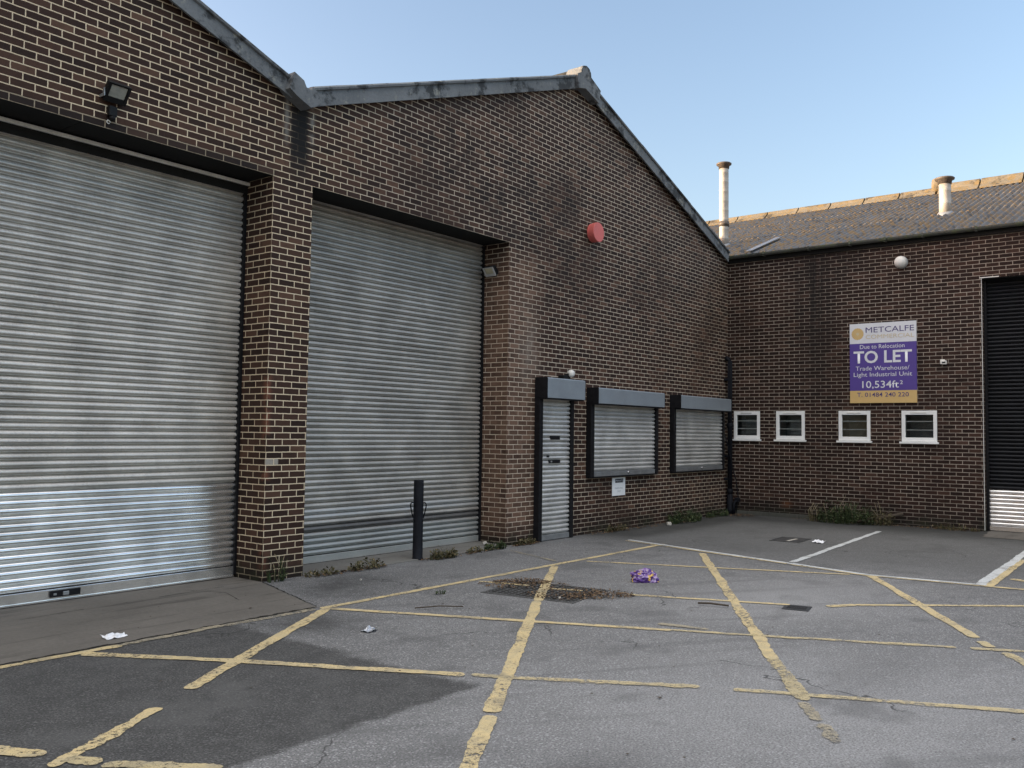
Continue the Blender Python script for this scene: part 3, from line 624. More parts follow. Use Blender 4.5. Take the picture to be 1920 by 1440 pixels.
tag(b.build('waste_pipe', M_pipe), 'thin black hose and elbow beside the thick downpipe in the corner', 'hose')

# ---------------------------------------------------------------- side building
SB = thing('side_building', 'low dark brick side building with corrugated roof and four small white windows', 'building')
ZE, ZL, YJ = 5.65, 4.785, -5.153
WIN = [(-0.753, -0.143), (-1.746, -1.114), (-3.093, -2.451), (-4.346, -3.688)]; WZ0, WZ1 = 1.64, 2.275
b = MB()
yc = sorted({-14.0, YJ, 0.0} | {v for p in WIN for v in p} | {-9.3}); zc_ = [0.0, WZ0, WZ1, ZL, ZE]
for j in range(len(zc_) - 1):
    for i in range(len(yc) - 1):
        y0, y1, z0, z1 = yc[i], yc[i + 1], zc_[j], zc_[j + 1]; ym = (y0 + y1) / 2
        if j == 1 and any(p[0] < ym < p[1] for p in WIN): continue
        if -9.3 < ym < YJ and z1 <= ZL + 1e-6: continue
        b.face([(0, y1, z0), (0, y0, z0), (0, y0, z1), (0, y1, z1)])
for y in (YJ, -9.3): b.face([(0, y, 0), (0.5, y, 0), (0.5, y, ZL), (0, y, ZL)])
b.face([(0, YJ, ZL), (0.5, YJ, ZL), (0.5, -9.3, ZL), (0, -9.3, ZL)])
for (y0, y1) in WIN:
    for y in (y0, y1): b.face([(0, y, WZ0), (0.12, y, WZ0), (0.12, y, WZ1), (0, y, WZ1)])
    b.face([(0, y0, WZ1), (0.12, y0, WZ1), (0.12, y1, WZ1), (0, y1, WZ1)])
b.face([(0, -14, 0), (15, -14, 0), (15, -14, ZE), (7.6, -14, ZE + 2.7), (0, -14, ZE)]); b.face([(15, -14, 0), (15, 20, 0), (15, 20, ZE), (15, -14, ZE)]); b.face([(15, 20, 0), (0, 20, 0), (0, 20, ZE), (7.6, 20, ZE + 2.7), (15, 20, ZE)])
b.face([(0, 0, 4.5), (0, 20, 4.5), (0, 20, ZE), (0, 0, ZE)])
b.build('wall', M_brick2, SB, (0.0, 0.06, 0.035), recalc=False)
b = MB(); b.box(-0.05, -0.003, -1.9, -0.02, -0.02, 0.085, 0.008); b.build('plinth', M_plinth, SB)
b = MB(); b.box(-0.004, 0.01, YJ - 0.004, YJ + 0.004, 0.02, ZL); b.build('corner_bead', M_lip, SB)
b = MB(); b.box(-0.006, 0.45, YJ - 0.30, YJ + 0.03, ZL + 0.002, ZL + 0.018); b.build('lintel_plate', M_lip, SB)
b = MB(); b.box(0.02, 0.49, -9.29, YJ - 0.003, ZL - 0.02, ZL - 0.002); b.build('soffit', M_soffit, SB)
sh = laths('roller_shutter', M_blackcurt, SB, 'y', 0.24, -9.29, YJ - 0.03, 0.78, ZL + 0.02, 0.001, seg=10, seed=61)
laths('silver_laths', M_galv_new, sh, 'y', 0.24, -9.29, YJ - 0.03, 0.10, 0.78, 0.001, seg=10, seed=63)
b = MB(); b.box(0.205, 0.25, -9.29, YJ - 0.04, 0.012, 0.10, 0.004); b.build('bottom_rail', M_galv_new, sh)
b = MB(); b.box(0.17, 0.30, YJ - 0.05, YJ - 0.003, 0.01, ZL - 0.03, 0.003); b.build('guide_rail', M_blackmetal, sh)
# windows
for k, (y0, y1) in enumerate(WIN):
    fw = 0.07; b = MB(); xo, xi = -0.012, 0.055
    b.box(xo, xi, y0 + 0.003, y0 + fw, WZ0 + 0.02, WZ1 - 0.003, 0.006); b.box(xo, xi, y1 - fw, y1 - 0.003, WZ0 + 0.02, WZ1 - 0.003, 0.006)
    b.box(xo + 0.002, xi - 0.002, y0 + fw - 0.004, y1 - fw + 0.004, WZ0 + 0.022, WZ0 + 0.10, 0.006); b.box(xo + 0.002, xi - 0.002, y0 + fw - 0.004, y1 - fw + 0.004, WZ1 - 0.085, WZ1 - 0.005, 0.006)
    wn = b.build('window', M_upvc, SB)
    b = MB(); b.box(-0.022, -0.008, y0 + 0.19, y1 - 0.17, WZ1 - 0.052, WZ1 - 0.034, 0.004); b.build('vent', M_greyplastic if k in (0,) else M_whiteplastic, wn)
    b = MB(); b.box(-0.065, 0.03, y0 - 0.03, y1 + 0.03, WZ0 - 0.022, WZ0 + 0.018, 0.006); b.build('sill', M_upvc, wn)
    b = MB(); b.box(0.028, 0.034, y0 + fw - 0.002, y1 - fw + 0.002, WZ0 + 0.098, WZ1 - 0.083); b.build('pane', M_glass, wn)
    for zz in (WZ0 + 0.24, WZ0 + 0.41):
        b = MB(); b.box(0.062, 0.078, y0 + 0.02, y1 - 0.02, zz, zz + 0.02, 0.003); b.build('security_bar', M_whiteplastic, wn)
    b = MB(); d = 0.65
    for q in ([(d, y0, WZ0), (d, y1, WZ0), (d, y1, WZ1), (d, y0, WZ1)], [(0.1, y0, WZ0), (d, y0, WZ0), (d, y0, WZ1), (0.1, y0, WZ1)], [(0.1, y1, WZ0), (d, y1, WZ0), (d, y1, WZ1), (0.1, y1, WZ1)],
              [(0.1, y0, WZ1), (d, y0, WZ1), (d, y1, WZ1), (0.1, y1, WZ1)], [(0.1, y0, WZ0), (d, y0, WZ0), (d, y1, WZ0), (0.1, y1, WZ0)]): b.face(q)
    b.build('room_lining', [M_dark, mat_plain('pale_blind', (0.42, 0.35, 0.24), 0.8), mat_plain('grey_room', (0.22, 0.23, 0.235), 0.8)][(0, 2, 1, 2)[k]], wn)
# corrugated roof
RX, RS_ = 7.55, 0.353
def roof_sheet(x0, x1, lift, name, par):
    b = MB(); n = 8; per = 0.146; y0, y1 = -14.1, 19.5; cols = int((y1 - y0) / per * n); rows = [x0, (x0 * 2 + x1) / 3, (x0 + 2 * x1) / 3, x1]; R = []
    for i, x in enumerate(rows):
        R.append([b.bm.verts.new((x, y0 + k * per / n, 5.775 + RS_ * x + lift + 0.034 * math.sin(2 * math.pi * k / n) + 0.006 * mnoise.noise((x, k * 0.05, 3)))) for k in range(cols + 1)])
    for i in range(len(R) - 1):
        for k in range(cols):
            f = b.bm.faces.new((R[i][k], R[i][k + 1], R[i + 1][k + 1], R[i + 1][k])); f.smooth = True
    ext = []
    for k in range(cols):                                  # lower edge thickness
        p, q = R[0][k].co, R[0][k + 1].co; b.face([p, q, q - Vector((0, 0, 0.012)), p - Vector((0, 0, 0.012))])
    return b.build(name, M_roof, par, recalc=False)
rf = roof_sheet(-0.09, 2.75, 0.0, 'roof', SB); roof_sheet(2.6, 5.3, 0.014, 'roof_sheet', rf); roof_sheet(5.15, RX, 0.028, 'roof_sheet', rf)
b = MB(); b.prism([(RX, 5.775 + RS_ * RX), (15.3, 5.60), (15.3, 5.54), (RX, 5.70 + RS_ * RX)], lambda u, v, t: (u, t, v), -14.1, 19.5); b.build('rear_roof_slope', M_roof, rf)
zr = 5.80 + RS_ * RX
def ridge_run(y0, y1, sc, name):
    b = MB(); n = max(1, int(abs(y1 - y0) / 0.95)); wing = 0.34 * sc
    for k in range(n):
        a = y0 + (y1 - y0) * k / n; c = y0 + (y1 - y0) * (k + 1) / n + 0.04; l = 0.002 * (k % 2) + random.uniform(-0.002, 0.002)
        pr = [(-wing, -wing * 0.35 + 0.045), (-wing * 0.45, 0.055), (-0.11 * sc, 0.10 * sc + 0.03), (-0.06 * sc, 0.155 * sc + 0.02), (0.0, 0.175 * sc + 0.02), (0.06 * sc, 0.155 * sc + 0.02), (0.11 * sc, 0.10 * sc + 0.03), (wing * 0.45, 0.055), (wing, -wing * 0.35 + 0.045), (wing, -wing * 0.35 + 0.02), (0, 0.02), (-wing, -wing * 0.35 + 0.02)]
        b.prism([(RX + u, zr + v + l) for u, v in pr], lambda u, v, t: (u, t, v), a, c)
    return b.build(name, M_ridge, rf)
ridge_run(19.5, -2.75, 0.85, 'ridge_tiles'); ridge_run(-2.8, -14.1, 1.25, 'tall_ridge_tiles')
b = MB(); b.lathe([(0.02, -0.2), (0.2, -0.18), (0.24, 0.0), (0.2, 0.12), (0.05, 0.16)], lambda p, q, h: (RX + p, -2.72 + h * 0.9, zr + 0.2 + q), 14); b.build('ridge_stop', M_ridge, rf)
# gutter
b = MB(); prof = [(0.065 * math.cos(t), 0.065 * math.sin(t)) for t in [math.pi + k * math.pi / 10 for k in range(11)]]; inn = [(x * 0.9, z * 0.9 + 0.002) for x, z in prof][::-1]
b.prism([(-0.115 + u, 5.745 + v) for u, v in prof + inn], lambda u, v, t: (u, t, v), -14.0, -0.02); gt = b.build('gutter', M_gutter, SB)
for f in gt.data.polygons: f.use_smooth = False
for y in (-0.9, -1.9, -2.75, -3.45, -4.15, -5.1, -6.0, -7.0, -8.0):
    b = MB(); b.box(-0.186, -0.178, y - 0.02, y + 0.02, 5.70, 5.762); b.box(-0.186, -0.06, y - 0.02, y + 0.02, 5.668, 5.678); b.build('gutter_bracket', M_gutter, gt)
b = MB(); b.box(-0.045, -0.003, -14.0, -0.02, 5.60, 5.74); b.build('fascia', M_soffit, SB)
# flues
def flue(x, y, h, r, lab):
    z0 = 5.775 + RS_ * x - 0.05; b = MB(); pr = [(r, 0)]; n = max(2, int(h / 0.22))
    for k in range(1, n): pr += [(r, h * k / n - 0.008), (r * 1.008, h * k / n - 0.005), (r * 1.008, h * k / n + 0.005), (r, h * k / n + 0.008)]
    pr += [(r, h - 0.10)]
    b.lathe(pr, lambda p, q, t: (x + p, y + q, z0 + t), 24); f = b.build('flue', M_flue, SB)
    b = MB(); b.lathe([(r * 1.12, h - 0.13), (r * 1.2, h - 0.05), (r * 1.6, h - 0.03), (r * 1.65, h), (r * 1.5, h + 0.015), (r * 0.6, h + 0.03)], lambda p, q, t: (x + p, y + q, z0 + t), 24); b.build('flue_cap', M_rust, f)
    b = MB(); b.lathe([(r * 1.45, 0.0), (r * 1.3, 0.08), (r * 1.03, 0.12)], lambda p, q, t: (x + p, y + q, z0 + t + RS_ * p), 20); b.build('flashing', M_lead, f)
    return f
flue(2.72, -3.95, 0.86, 0.125, ''); f1 = flue(1.95, 1.0, 2.15, 0.115, '')
b = MB(); b.lathe([(0.13, 0.55), (0.13, 0.68)], lambda p, q, t: (1.95 + p, 1.0 + q, 6.41 + t), 20); b.build('flue_band', M_rust, f1)
b = MB(); b.prism([(0.05, 5.84 + RS_ * 0.05), (1.8, 5.845 + RS_ * 1.8), (1.8, 5.855 + RS_ * 1.8), (0.05, 5.85 + RS_ * 0.05)], lambda u, v, t: (u, t, v), -0.55, -0.40)
b.build('flashing_strip', M_lead, rf)

# ---------------------------------------------------------------- fittings on the walls
def floodlight(name, label, M, body_m, size, lens_m, base_m, hood=False):
    """local frame: -Y is the way the lamp looks, wall behind at +Y"""
    o = thing(name, label, 'light', M.translation)
    L = M
    w_, h_, d_ = size
    tilt = Matrix.Translation((0, -0.11, 0.07)) @ Matrix.Rotation(RAD(38), 4, 'X')
    def mk(nm, m, fn, par=o):
        b = MB(); fn(b)
        for v in b.bm.verts: v.co = L @ v.co
        return b.build(nm, m, par)
    def body(b):
        b.box(-w_ / 2, w_ / 2, -d_ / 2, d_ / 2, -h_ / 2, h_ / 2, 0.012, tilt)
        for k in range(7): b.box(-w_ / 2 + 0.02 + k * (w_ - 0.04) / 6 - 0.004, -w_ / 2 + 0.02 + k * (w_ - 0.04) / 6 + 0.004, d_ / 2 - 0.002, d_ / 2 + 0.03, -h_ / 2 + 0.02, h_ / 2 - 0.02, 0, tilt)
    hd = mk('lamp_head', body_m, body)
    mk('lens', lens_m, lambda b: b.box(-w_ * 0.36, w_ * 0.36, -d_ / 2 - 0.004, -d_ / 2 + 0.004, -h_ * 0.22, h_ * 0.40, 0.003, tilt), hd)
    def rim(b):
        for x0, x1, z0, z1 in ((-w_ / 2, -w_ * 0.37, -h_ / 2, h_ / 2), (w_ * 0.37, w_ / 2, -h_ / 2, h_ / 2), (-w_ * 0.37, w_ * 0.37, h_ * 0.41, h_ / 2), (-w_ * 0.37, w_ * 0.37, -h_ / 2, -h_ * 0.23)):
            b.box(x0, x1, -d_ / 2 - 0.016, -d_ / 2 - 0.0005, z0, z1, 0.003, tilt)
    mk('bezel', M_greyplastic if hood else body_m, rim, hd)
    mk('bracket', M_bar, lambda b: (b.box(-w_ / 2 - 0.02, -w_ / 2 - 0.006, -0.12, -0.002, -0.02, 0.02, 0.003), b.box(-w_ / 2 - 0.021, -w_ / 2 - 0.007, -0.13, -0.09, -0.018, 0.09, 0.003)))
    if base_m:
        def base(b):
            b.box(-0.065, 0.045, -0.075, -0.003, -0.24, -0.10, 0.012); b.lathe([(0.042, 0), (0.042, 0.03), (0.03, 0.05)], lambda p, q, h: (-0.01 + p, -0.045 + q, -0.24 - h), 14)
        mk('sensor', base_m, base)
        mk('cable_gland', M_whiteplastic, lambda b: b.tube([(-0.05 + 0.022 * math.cos(t), -0.03, -0.315 + 0.022 * math.sin(t)) for t in [k * 0.6 for k in range(10)]], 0.006, 6, False))
    return o
floodlight('floodlight', 'black floodlight with sensor box on the brickwork above the left shutter', Matrix.Translation((-14.38, 0, 5.0)) @ Matrix.Scale(0.76, 4), M_blackplastic, (0.30, 0.26, 0.07), M_lampglass, M_blackplastic)
floodlight('floodlight', 'small pale rimmed floodlight on the inner side of the light brown pillar', Matrix.Translation((-7.967, 0.30, 4.21)) @ Matrix.Rotation(RAD(-90), 4, 'Z') @ Matrix.Scale(0.8, 4), M_blackplastic, (0.26, 0.19, 0.08), mat_plain('yellowed_lamp_glass', (0.45, 0.42, 0.30), 0.2, 0.1, 0.25, 20), None, True)
# sensor light over the door
t = thing('security_light', 'small black and white sensor light standing on the door shutter box', 'light', (-6.45, -0.08, 2.62))
b = MB(); b.box(-6.62, -6.42, -0.12, -0.003, 2.63, 2.70, 0.012); b.tube([(-6.5, -0.06, 2.69), (-6.46, -0.12, 2.73)], 0.02, 8); b.build('bracket', M_blackplastic, t)
b = MB(); b.lathe([(0.02, 0), (0.055, 0.01), (0.062, 0.05), (0.05, 0.09), (0.02, 0.10)], lambda p, q, h: (-6.42 + p, -0.08 - h, 2.735 + q), 18); b.build('lamp_head', M_whiteplastic, t)
# red alarm box
t = thing('alarm_sounder', 'round faded red alarm sounder high on the brick gable', 'alarm', (-5.63, 0, 5.27))
b = MB(); b.lathe([(0.160, 0.0), (0.166, 0.008), (0.166, 0.038), (0.150, 0.046), (0.150, 0.062)], lambda p, q, h: (-5.63 + p, -0.003 - h, 5.27 + q), 44, False); b.build('back_plate', M_red, t)
b = MB(); b.lathe([(0.158, 0.060), (0.172, 0.066), (0.172, 0.140), (0.168, 0.146)], lambda p, q, h: (-5.63 + p, -0.003 - h, 5.27 + q), 44, False); b.build('cover', M_red, t)
# bulkhead lamp on the side wall
t = thing('bulkhead_lamp', 'round white bulkhead lamp near the gutter above the sale board', 'light', (0, -3.72, 5.24))
b = MB(); b.lathe([(0.125, 0.003), (0.125, 0.045), (0.10, 0.06)], lambda p, q, h: (-h, -3.72 + p, 5.24 + q), 28); b.build('lamp_base', M_greyplastic, t)
b = MB(); b.lathe([(0.102, 0.058), (0.118, 0.072), (0.118, 0.095), (0.100, 0.135), (0.06, 0.162), (0.02, 0.170)], lambda p, q, h: (-h, -3.72 + p, 5.24 + q), 28); b.build('diffuser', M_whiteplastic, t)
# small sensor
t = thing('motion_sensor', 'tiny cream motion sensor on the wall beside the sale board', 'sensor', (0, -4.46, 3.22))
b = MB(); b.box(-0.05, -0.003, -4.50, -4.42, 3.17, 3.26, 0.008); b.build('sensor_base', M_whiteplastic, t)
b = MB(); b.box(-0.11, -0.04, -4.545, -4.45, 3.16, 3.235, 0.012, None); b.mi = 1; b.box(-0.113, -0.10, -4.53, -4.47, 3.185, 3.21, 0.002); b.build('sensor_head', [M_whiteplastic, M_blackplastic], t)

# ---------------------------------------------------------------- signs
def text_mesh(s_, x0, x1, base, cap_h, fn, bold, depth=0.003):
    cu = bpy.data.curves.new('t', 'FONT'); cu.body = s_; cu.size = 1.0; cu.offset = bold; cu.resolution_u = 3
    o = bpy.data.objects.new('t', cu); COL.objects.link(o); bpy.context.view_layer.update()
    me = bpy.data.meshes.new_from_object(o.evaluated_get(bpy.context.evaluated_depsgraph_get())); bpy.data.objects.remove(o); bpy.data.curves.remove(cu)
    xs_ = [v.co.x for v in me.vertices]; a, c = min(xs_), max(xs_); sx = (x1 - x0) / (c - a); sy = cap_h / 0.69
    for v in me.vertices: v.co = fn(x0 + (v.co.x - a) * sx, base + v.co.y * sy)
    return me
def lettering(s_, x0, x1, base, cap_h, fn, bold, m, par, name='lettering'):
    me = text_mesh(s_, x0, x1, base, cap_h, fn, bold); me.materials.append(m); me.name = name
    o = bpy.data.objects.new(name, me); COL.objects.link(o); o.parent = par; o.matrix_parent_inverse = Matrix.Translation(-par.location); return o
sg = thing('sale_board', 'purple, white and gold letting board fixed to the side wall over the small windows', 'sign', (0, -3.345, 2.43))
def board(z0, z1, m, nm):
    b = MB(); b.box(-0.030, -0.004, -3.99, -2.70, z0, z1); b.build(nm, m, sg)
board(3.647, 4.055, M_signwhite, 'white_panel'); board(2.682, 3.645, M_purple, 'purple_panel'); board(2.43, 2.680, M_gold, 'gold_panel')
sf = lambda u, v: Vector((-0.033, -2.70 - u, v))
lettering('METCALFE', 0.32, 1.25, 3.862, 0.110, sf, 0.0, M_navy, sg)
lettering('COMMERCIAL', 0.32, 1.25, 3.735, 0.082, sf, 0.0, M_palegold, sg)
lettering('Due to Relocation', 0.205, 1.068, 3.535, 0.082, sf, 0.0, M_signwhite, sg)
lettering('TO LET', 0.077, 1.205, 3.248, 0.235, sf, 0.022, M_signwhite, sg)
lettering('Trade Warehouse/', 0.117, 1.156, 3.092, 0.085, sf, 0.0, M_signwhite, sg)
lettering('Light Industrial Unit', 0.077, 1.205, 2.967, 0.085, sf, 0.0, M_signwhite, sg)
lettering('10,534ft', 0.246, 0.955, 2.735, 0.140, sf, 0.004, M_signwhite, sg); lettering('2', 0.975, 1.03, 2.80, 0.075, sf, 0.004, M_signwhite, sg)
lettering('T. 01484 240 220', 0.141, 1.14, 2.555, 0.085, sf, 0.004, M_navy, sg)
b = MB(); C0 = Vector((-0.033, -2.70 - 0.16, 3.845))
for k in range(20):
    a = k * math.pi / 10; pts = []
    for r, da in ((0.028, -0.10), (0.118, -0.14), (0.122, 0.0), (0.118, 0.14), (0.028, 0.10)): pts.append(C0 + Vector((0, -r * math.cos(a + da), r * math.sin(a + da))))
    b.face(pts)
b.face([C0 + Vector((0.001, -0.112 * math.cos(k * 0.2618), 0.112 * math.sin(k * 0.2618))) for k in range(24)])
for f in b.bm.faces: f.material_index = 0
b.bm.faces.ensure_lookup_table(); b.bm.faces[-1].material_index = 1
b.build('emblem', [M_gold, M_palegold], sg)
ns = thing('notice', 'small white notice fixed to the brick below the larger window shutter', 'sign', (-4.675, 0, 0.62))
b = MB(); b.box(-4.90, -4.45, -0.012, -0.003, 0.615, 0.945, 0.003); b.build('notice_plate', mat_flat('notice_white', (0.85, 0.86, 0.88)), ns)
b = MB(); b.box(-4.80, -4.53, -0.015, -0.0121, 0.85, 0.92); b.build('header_panel', mat_flat('notice_black', (0.02, 0.02, 0.022)), ns)
nf = lambda u, v: Vector((-4.90 + u, -0.0165, v)); M_inkgrey = mat_flat('faded_ink', (0.36, 0.40, 0.44))
lettering('PRIVATE', 0.115, 0.355, 0.868, 0.036, nf, 0.004, M_signwhite, ns)
nf2 = lambda u, v: Vector((-4.90 + u, -0.0135, v))
lettering('PARKING', 0.09, 0.36, 0.735, 0.030, nf2, 0.0, M_inkgrey, ns); lettering('ONLY', 0.17, 0.30, 0.675, 0.034, nf2, 0.004, M_inkgrey, ns)

# ---------------------------------------------------------------- bollard and ironwork in the ground
t = thing('bollard', 'black steel bollard with two side lugs in front of the middle shutter', 'bollard', (-9.93, -0.04, 0))
b = MB(); b.lathe([(0.078, 0.0), (0.078, 0.02), (0.070, 0.03), (0.068, 0.3), (0.068, 1.055), (0.066, 1.068), (0.060, 1.075), (0.058, 1.06)], lambda p, q, h: (-9.93 + p, -0.04 + q, h), 28); b.build('post', M_pipe, t)
for s_ in (-1, 1):
    b = MB(); d = Vector((R_[0], R_[1], 0)).normalized() * s_; c0 = Vector((-9.93, -0.04, 0))
    pts = [c0 + d * r + Vector((0, 0, z)) for r, z in ((0.06, 0.765), (0.09, 0.77), (0.105, 0.75), (0.105, 0.71), (0.085, 0.62), (0.066, 0.56))]
    b.tube(pts, 0.009, 8); b.build('lug', M_pipe, t)
def grating(name, label, cat, cx, cy, lx, ly, rot, nx, ny, recess_m, bar_m, z=0.0058, solid=False):
    o = thing(name, label, cat, (cx, cy, 0)); Mx = Matrix.Translation((cx, cy, 0)) @ Matrix.Rotation(rot, 4, 'Z')
    b = MB(); b.box(-lx / 2, lx / 2, -ly / 2, ly / 2, 0.0005, 0.0015, 0, Mx); b.build('pit', recess_m, o)
    b = MB(); e = 0.035
    for x0, x1, y0, y1 in ((-lx / 2, lx / 2, -ly / 2, -ly / 2 + e), (-lx / 2, lx / 2, ly / 2 - e, ly / 2), (-lx / 2, -lx / 2 + e, -ly / 2 + e, ly / 2 - e), (lx / 2 - e, lx / 2, -ly / 2 + e, ly / 2 - e)): b.box(x0, x1, y0, y1, 0.0015, z, 0, Mx)
    b.build('frame', bar_m, o)
    b = MB()
    if nx:
        for k in range(1, nx): x = -lx / 2 + lx * k / nx; b.box(x - 0.010, x + 0.010, -ly / 2 + e, ly / 2 - e, 0.0017, z - 0.0004, 0, Mx)
    if ny:
        for k in range(1, ny): y = -ly / 2 + ly * k / ny; b.box(-lx / 2 + e, lx / 2 - e, y - 0.008, y + 0.008, 0.0018, z - 0.0008, 0, Mx)
    if solid: b.box(-lx / 2 + e + 0.006, lx / 2 - e - 0.006, -ly / 2 + e + 0.006, ly / 2 - e - 0.006, 0.0019, z - 0.0003, 0, Mx)
    b.build('grid', bar_m, o); return o
M_pit = mat_plain('silt', (0.010, 0.010, 0.009), 0.9, 0, 0.5, 20); M_grate = mat_plain('worn_grate_iron', (0.085, 0.085, 0.085), 0.6, 0.2, 0.6, 14, 0.5)
grating('drain_grate', 'large square drain grate crossed by the yellow line, leaves piled on it', 'drain', -10.72, -2.76, 0.92, 1.12, RAD(8), 13, 15, M_pit, M_grate)
grating('gully_grate', 'small dark gully grate sunk in the tarmac at a kink in the yellow line', 'drain', -9.76, -5.21, 0.27, 0.26, RAD(12), 6, 0, M_pit, M_iron)
o = grating('manhole_cover', 'dark rectangular manhole cover near the inner corner of the yard', 'manhole', -3.97, -2.94, 0.70, 0.50, RAD(4), 0, 0, M_pit, M_iron, 0.0058, True)
b = MB()
b.box(-4.205, -3.785, -3.005, -2.95, 0.0053, 0.0060)
for k in range(5): b.box(-4.2 + k * 0.09, -4.15 + k * 0.09, -2.98 - 0.02 * (k % 2), -2.955 - 0.02 * (k % 2), 0.0056, 0.0068)
b.build('lifting_slot', M_stone, o)

# ---------------------------------------------------------------- litter
def crumple(name, label, cat, x, y, lx, ly, h, m, seed, sub=3, rot=0.0):
    b = MB(); bmesh.ops.create_icosphere(b.bm, subdivisions=sub, radius=1.0); cr, sr = math.cos(rot), math.sin(rot)
    for v in b.bm.verts:
        p = v.co.copy(); n = mnoise.noise(p * 1.3 + Vector((seed, 0, 0))) * 0.28 - abs(mnoise.noise(p * 2.6 + Vector((0, seed, 0)))) * 0.42 + mnoise.noise(p * 6.0) * 0.08 + 0.1
        k = 1.0 + n; q = Vector((p.x * k * lx / 2, p.y * k * ly / 2, max(-0.45, p.z * k) * h / 1.5 + h * 0.3))
        v.co = Vector((x + q.x * cr - q.y * sr, y + q.x * sr + q.y * cr, max(0.005, q.z + 0.005)))
    return tag(b.build(name, m), label, cat)
crumple('plastic_bag', 'crumpled purple and yellow plastic packet lying on the tarmac beyond the drain grate', 'bag', -9.42, -3.25, 0.31, 0.17, 0.15, M_bag, 3.0, 5, -0.9)
def scrap(name, label, x, y, s, m, seed, h=0.03):
    rr = random.Random(seed); b = MB(); n = 6; V = [[None] * (n + 1) for _ in range(n + 1)]
    for i in range(n + 1):
        for j in range(n + 1):
            u, v_ = (i / n - 0.5) * s, (j / n - 0.5) * s * 0.75; e = 0.25 * s * (mnoise.noise((i * 0.7, j * 0.7, seed)))
            V[i][j] = b.bm.verts.new((x + u + e * 0.6, y + v_ + e * 0.5, 0.008 + abs(mnoise.noise((i * 0.9, j * 0.9, seed + 3))) * h * 2))
    for i in range(n):
        for j in range(n): b.bm.faces.new((V[i][j], V[i + 1][j], V[i + 1][j + 1], V[i][j + 1]))
    return tag(b.build(name, m), label, 'litter')
scrap('paper_scrap', 'crumpled white paper lying on the concrete apron by the left shutter', -14.9, -1.38, 0.17, M_paper, 5)
scrap('foil_wrapper', 'torn silver wrapper on the tarmac right of the dark patch', -13.34, -2.77, 0.13, M_foil, 8, 0.02)
scrap('paper_scrap', 'flat white paper beside the manhole cover near the inner corner', -4.05, -3.45, 0.22, M_paper, 12, 0.03)
def pebble(name, label, x, y, s, m, seed):
    return crumple(name, label, 'stone', x, y, s, s * 0.8, s * 0.6, m, seed, 2)
pebble('stone', 'pale stone at the wall foot beside the dark green weed bush', -3.35, -0.33, 0.12, M_stone, 2.2)
pebble('stone', 'pale broken stone in the corner of the middle shutter threshold', -8.12, 0.28, 0.10, M_stone, 4.7)
pebble('stone', 'tiny pale stone on the tarmac in front of the middle shutter', -11.6, -0.75, 0.03, M_stone, 6.7)
pebble('stone', 'tiny pale stone lying on the edge of the large drain grate', -10.98, -3.13, 0.035, M_stone, 9.7)

def leaf_quad(b, p, s, ang, rr, tiltv=0.5):
    d = Vector((math.cos(ang), math.sin(ang), rr.uniform(-tiltv, tiltv))).normalized() * s; n = Vector((-d.y, d.x, rr.uniform(-tiltv, tiltv) * s)) * 0.42
    b.face([p - d * 0.5, p + n * 0.9 + Vector((0, 0, s * 0.08)), p + d * 0.5, p - n * 0.9])
def leaf_pile(name, label, spots, n, s0, s1, seed):
    rr = random.Random(seed); b = MB()
    for (cx, cy, rx, ry, rot, hh) in spots:
        for k in range(n):
            r = math.sqrt(rr.random()); a = rr.random() * 6.283; u, v_ = r * math.cos(a) * rx, r * math.sin(a) * ry
            x = cx + u * math.cos(rot) - v_ * math.sin(rot); y = cy + u * math.sin(rot) + v_ * math.cos(rot); z = 0.010 + rr.random() * hh * (1 - r * r) + rr.random() * 0.006
            leaf_quad(b, Vector((x, y, z)), rr.uniform(s0, s1), rr.random() * 6.283, rr)
    return tag(b.build(name, M_leaf, recalc=False), label, 'leaves', None, 'stuff')
leaf_pile('fallen_leaves', 'brown fallen leaves heaped on the far side of the large drain grate', [(-10.44, -2.22, 0.34, 0.13, RAD(-52), 0.05), (-10.55, -2.35, 0.55, 0.30, RAD(-52), 0.006)], 430, 0.014, 0.036, 4)
leaf_pile('fallen_leaves', 'brown fallen leaves heaped on the near right side of the large drain grate', [(-10.60, -3.36, 0.40, 0.14, RAD(-42), 0.045), (-10.65, -3.15, 0.62, 0.36, RAD(-48), 0.006)], 470, 0.014, 0.036, 5)
leaf_pile('fallen_leaves', 'thin drift of leaves and dirt along the foot of the brick walls',
    [(-11.2, -0.17, 0.7, 0.09, 0.0, 0.02), (-9.2, -0.18, 0.9, 0.08, 0.0, 0.02), (-7.6, -0.12, 0.35, 0.08, 0, 0.02), (-4.9, -0.14, 1.0, 0.12, 0, 0.03), (-2.6, -0.2, 1.5, 0.16, 0, 0.04), (-0.4, -0.5, 0.3, 0.3, 0, 0.03), (-0.25, -2.7, 0.22, 1.2, 0, 0.05), (-0.22, -4.4, 0.15, 0.7, 0, 0.02)], 170, 0.02, 0.05, 6)
rr = random.Random(99); b = MB()
for k in range(300):
    x, y = rr.uniform(-17, -3), rr.uniform(-8.5, -0.3)
    leaf_quad(b, Vector((x, y, 0.0095)), rr.uniform(0.006, 0.028) * (1.0 if rr.random() < 0.9 else 1.5), rr.random() * 6.28, rr, 0.15)
tag(b.build('ground_debris', M_twig, recalc=False), 'scattered dark leaf bits and grit over the tarmac', 'debris', None, 'stuff')
def twig(label, pts, r):
    b = MB(); b.tube(pts, r, 6); return tag(b.build('twig', M_twig), label, 'twig')
twig('thin dark twig lying on the tarmac left of the large drain grate', [(-12.42, -2.42, 0.022), (-12.2, -2.54, 0.026), (-12.05, -2.72, 0.022)], 0.006)
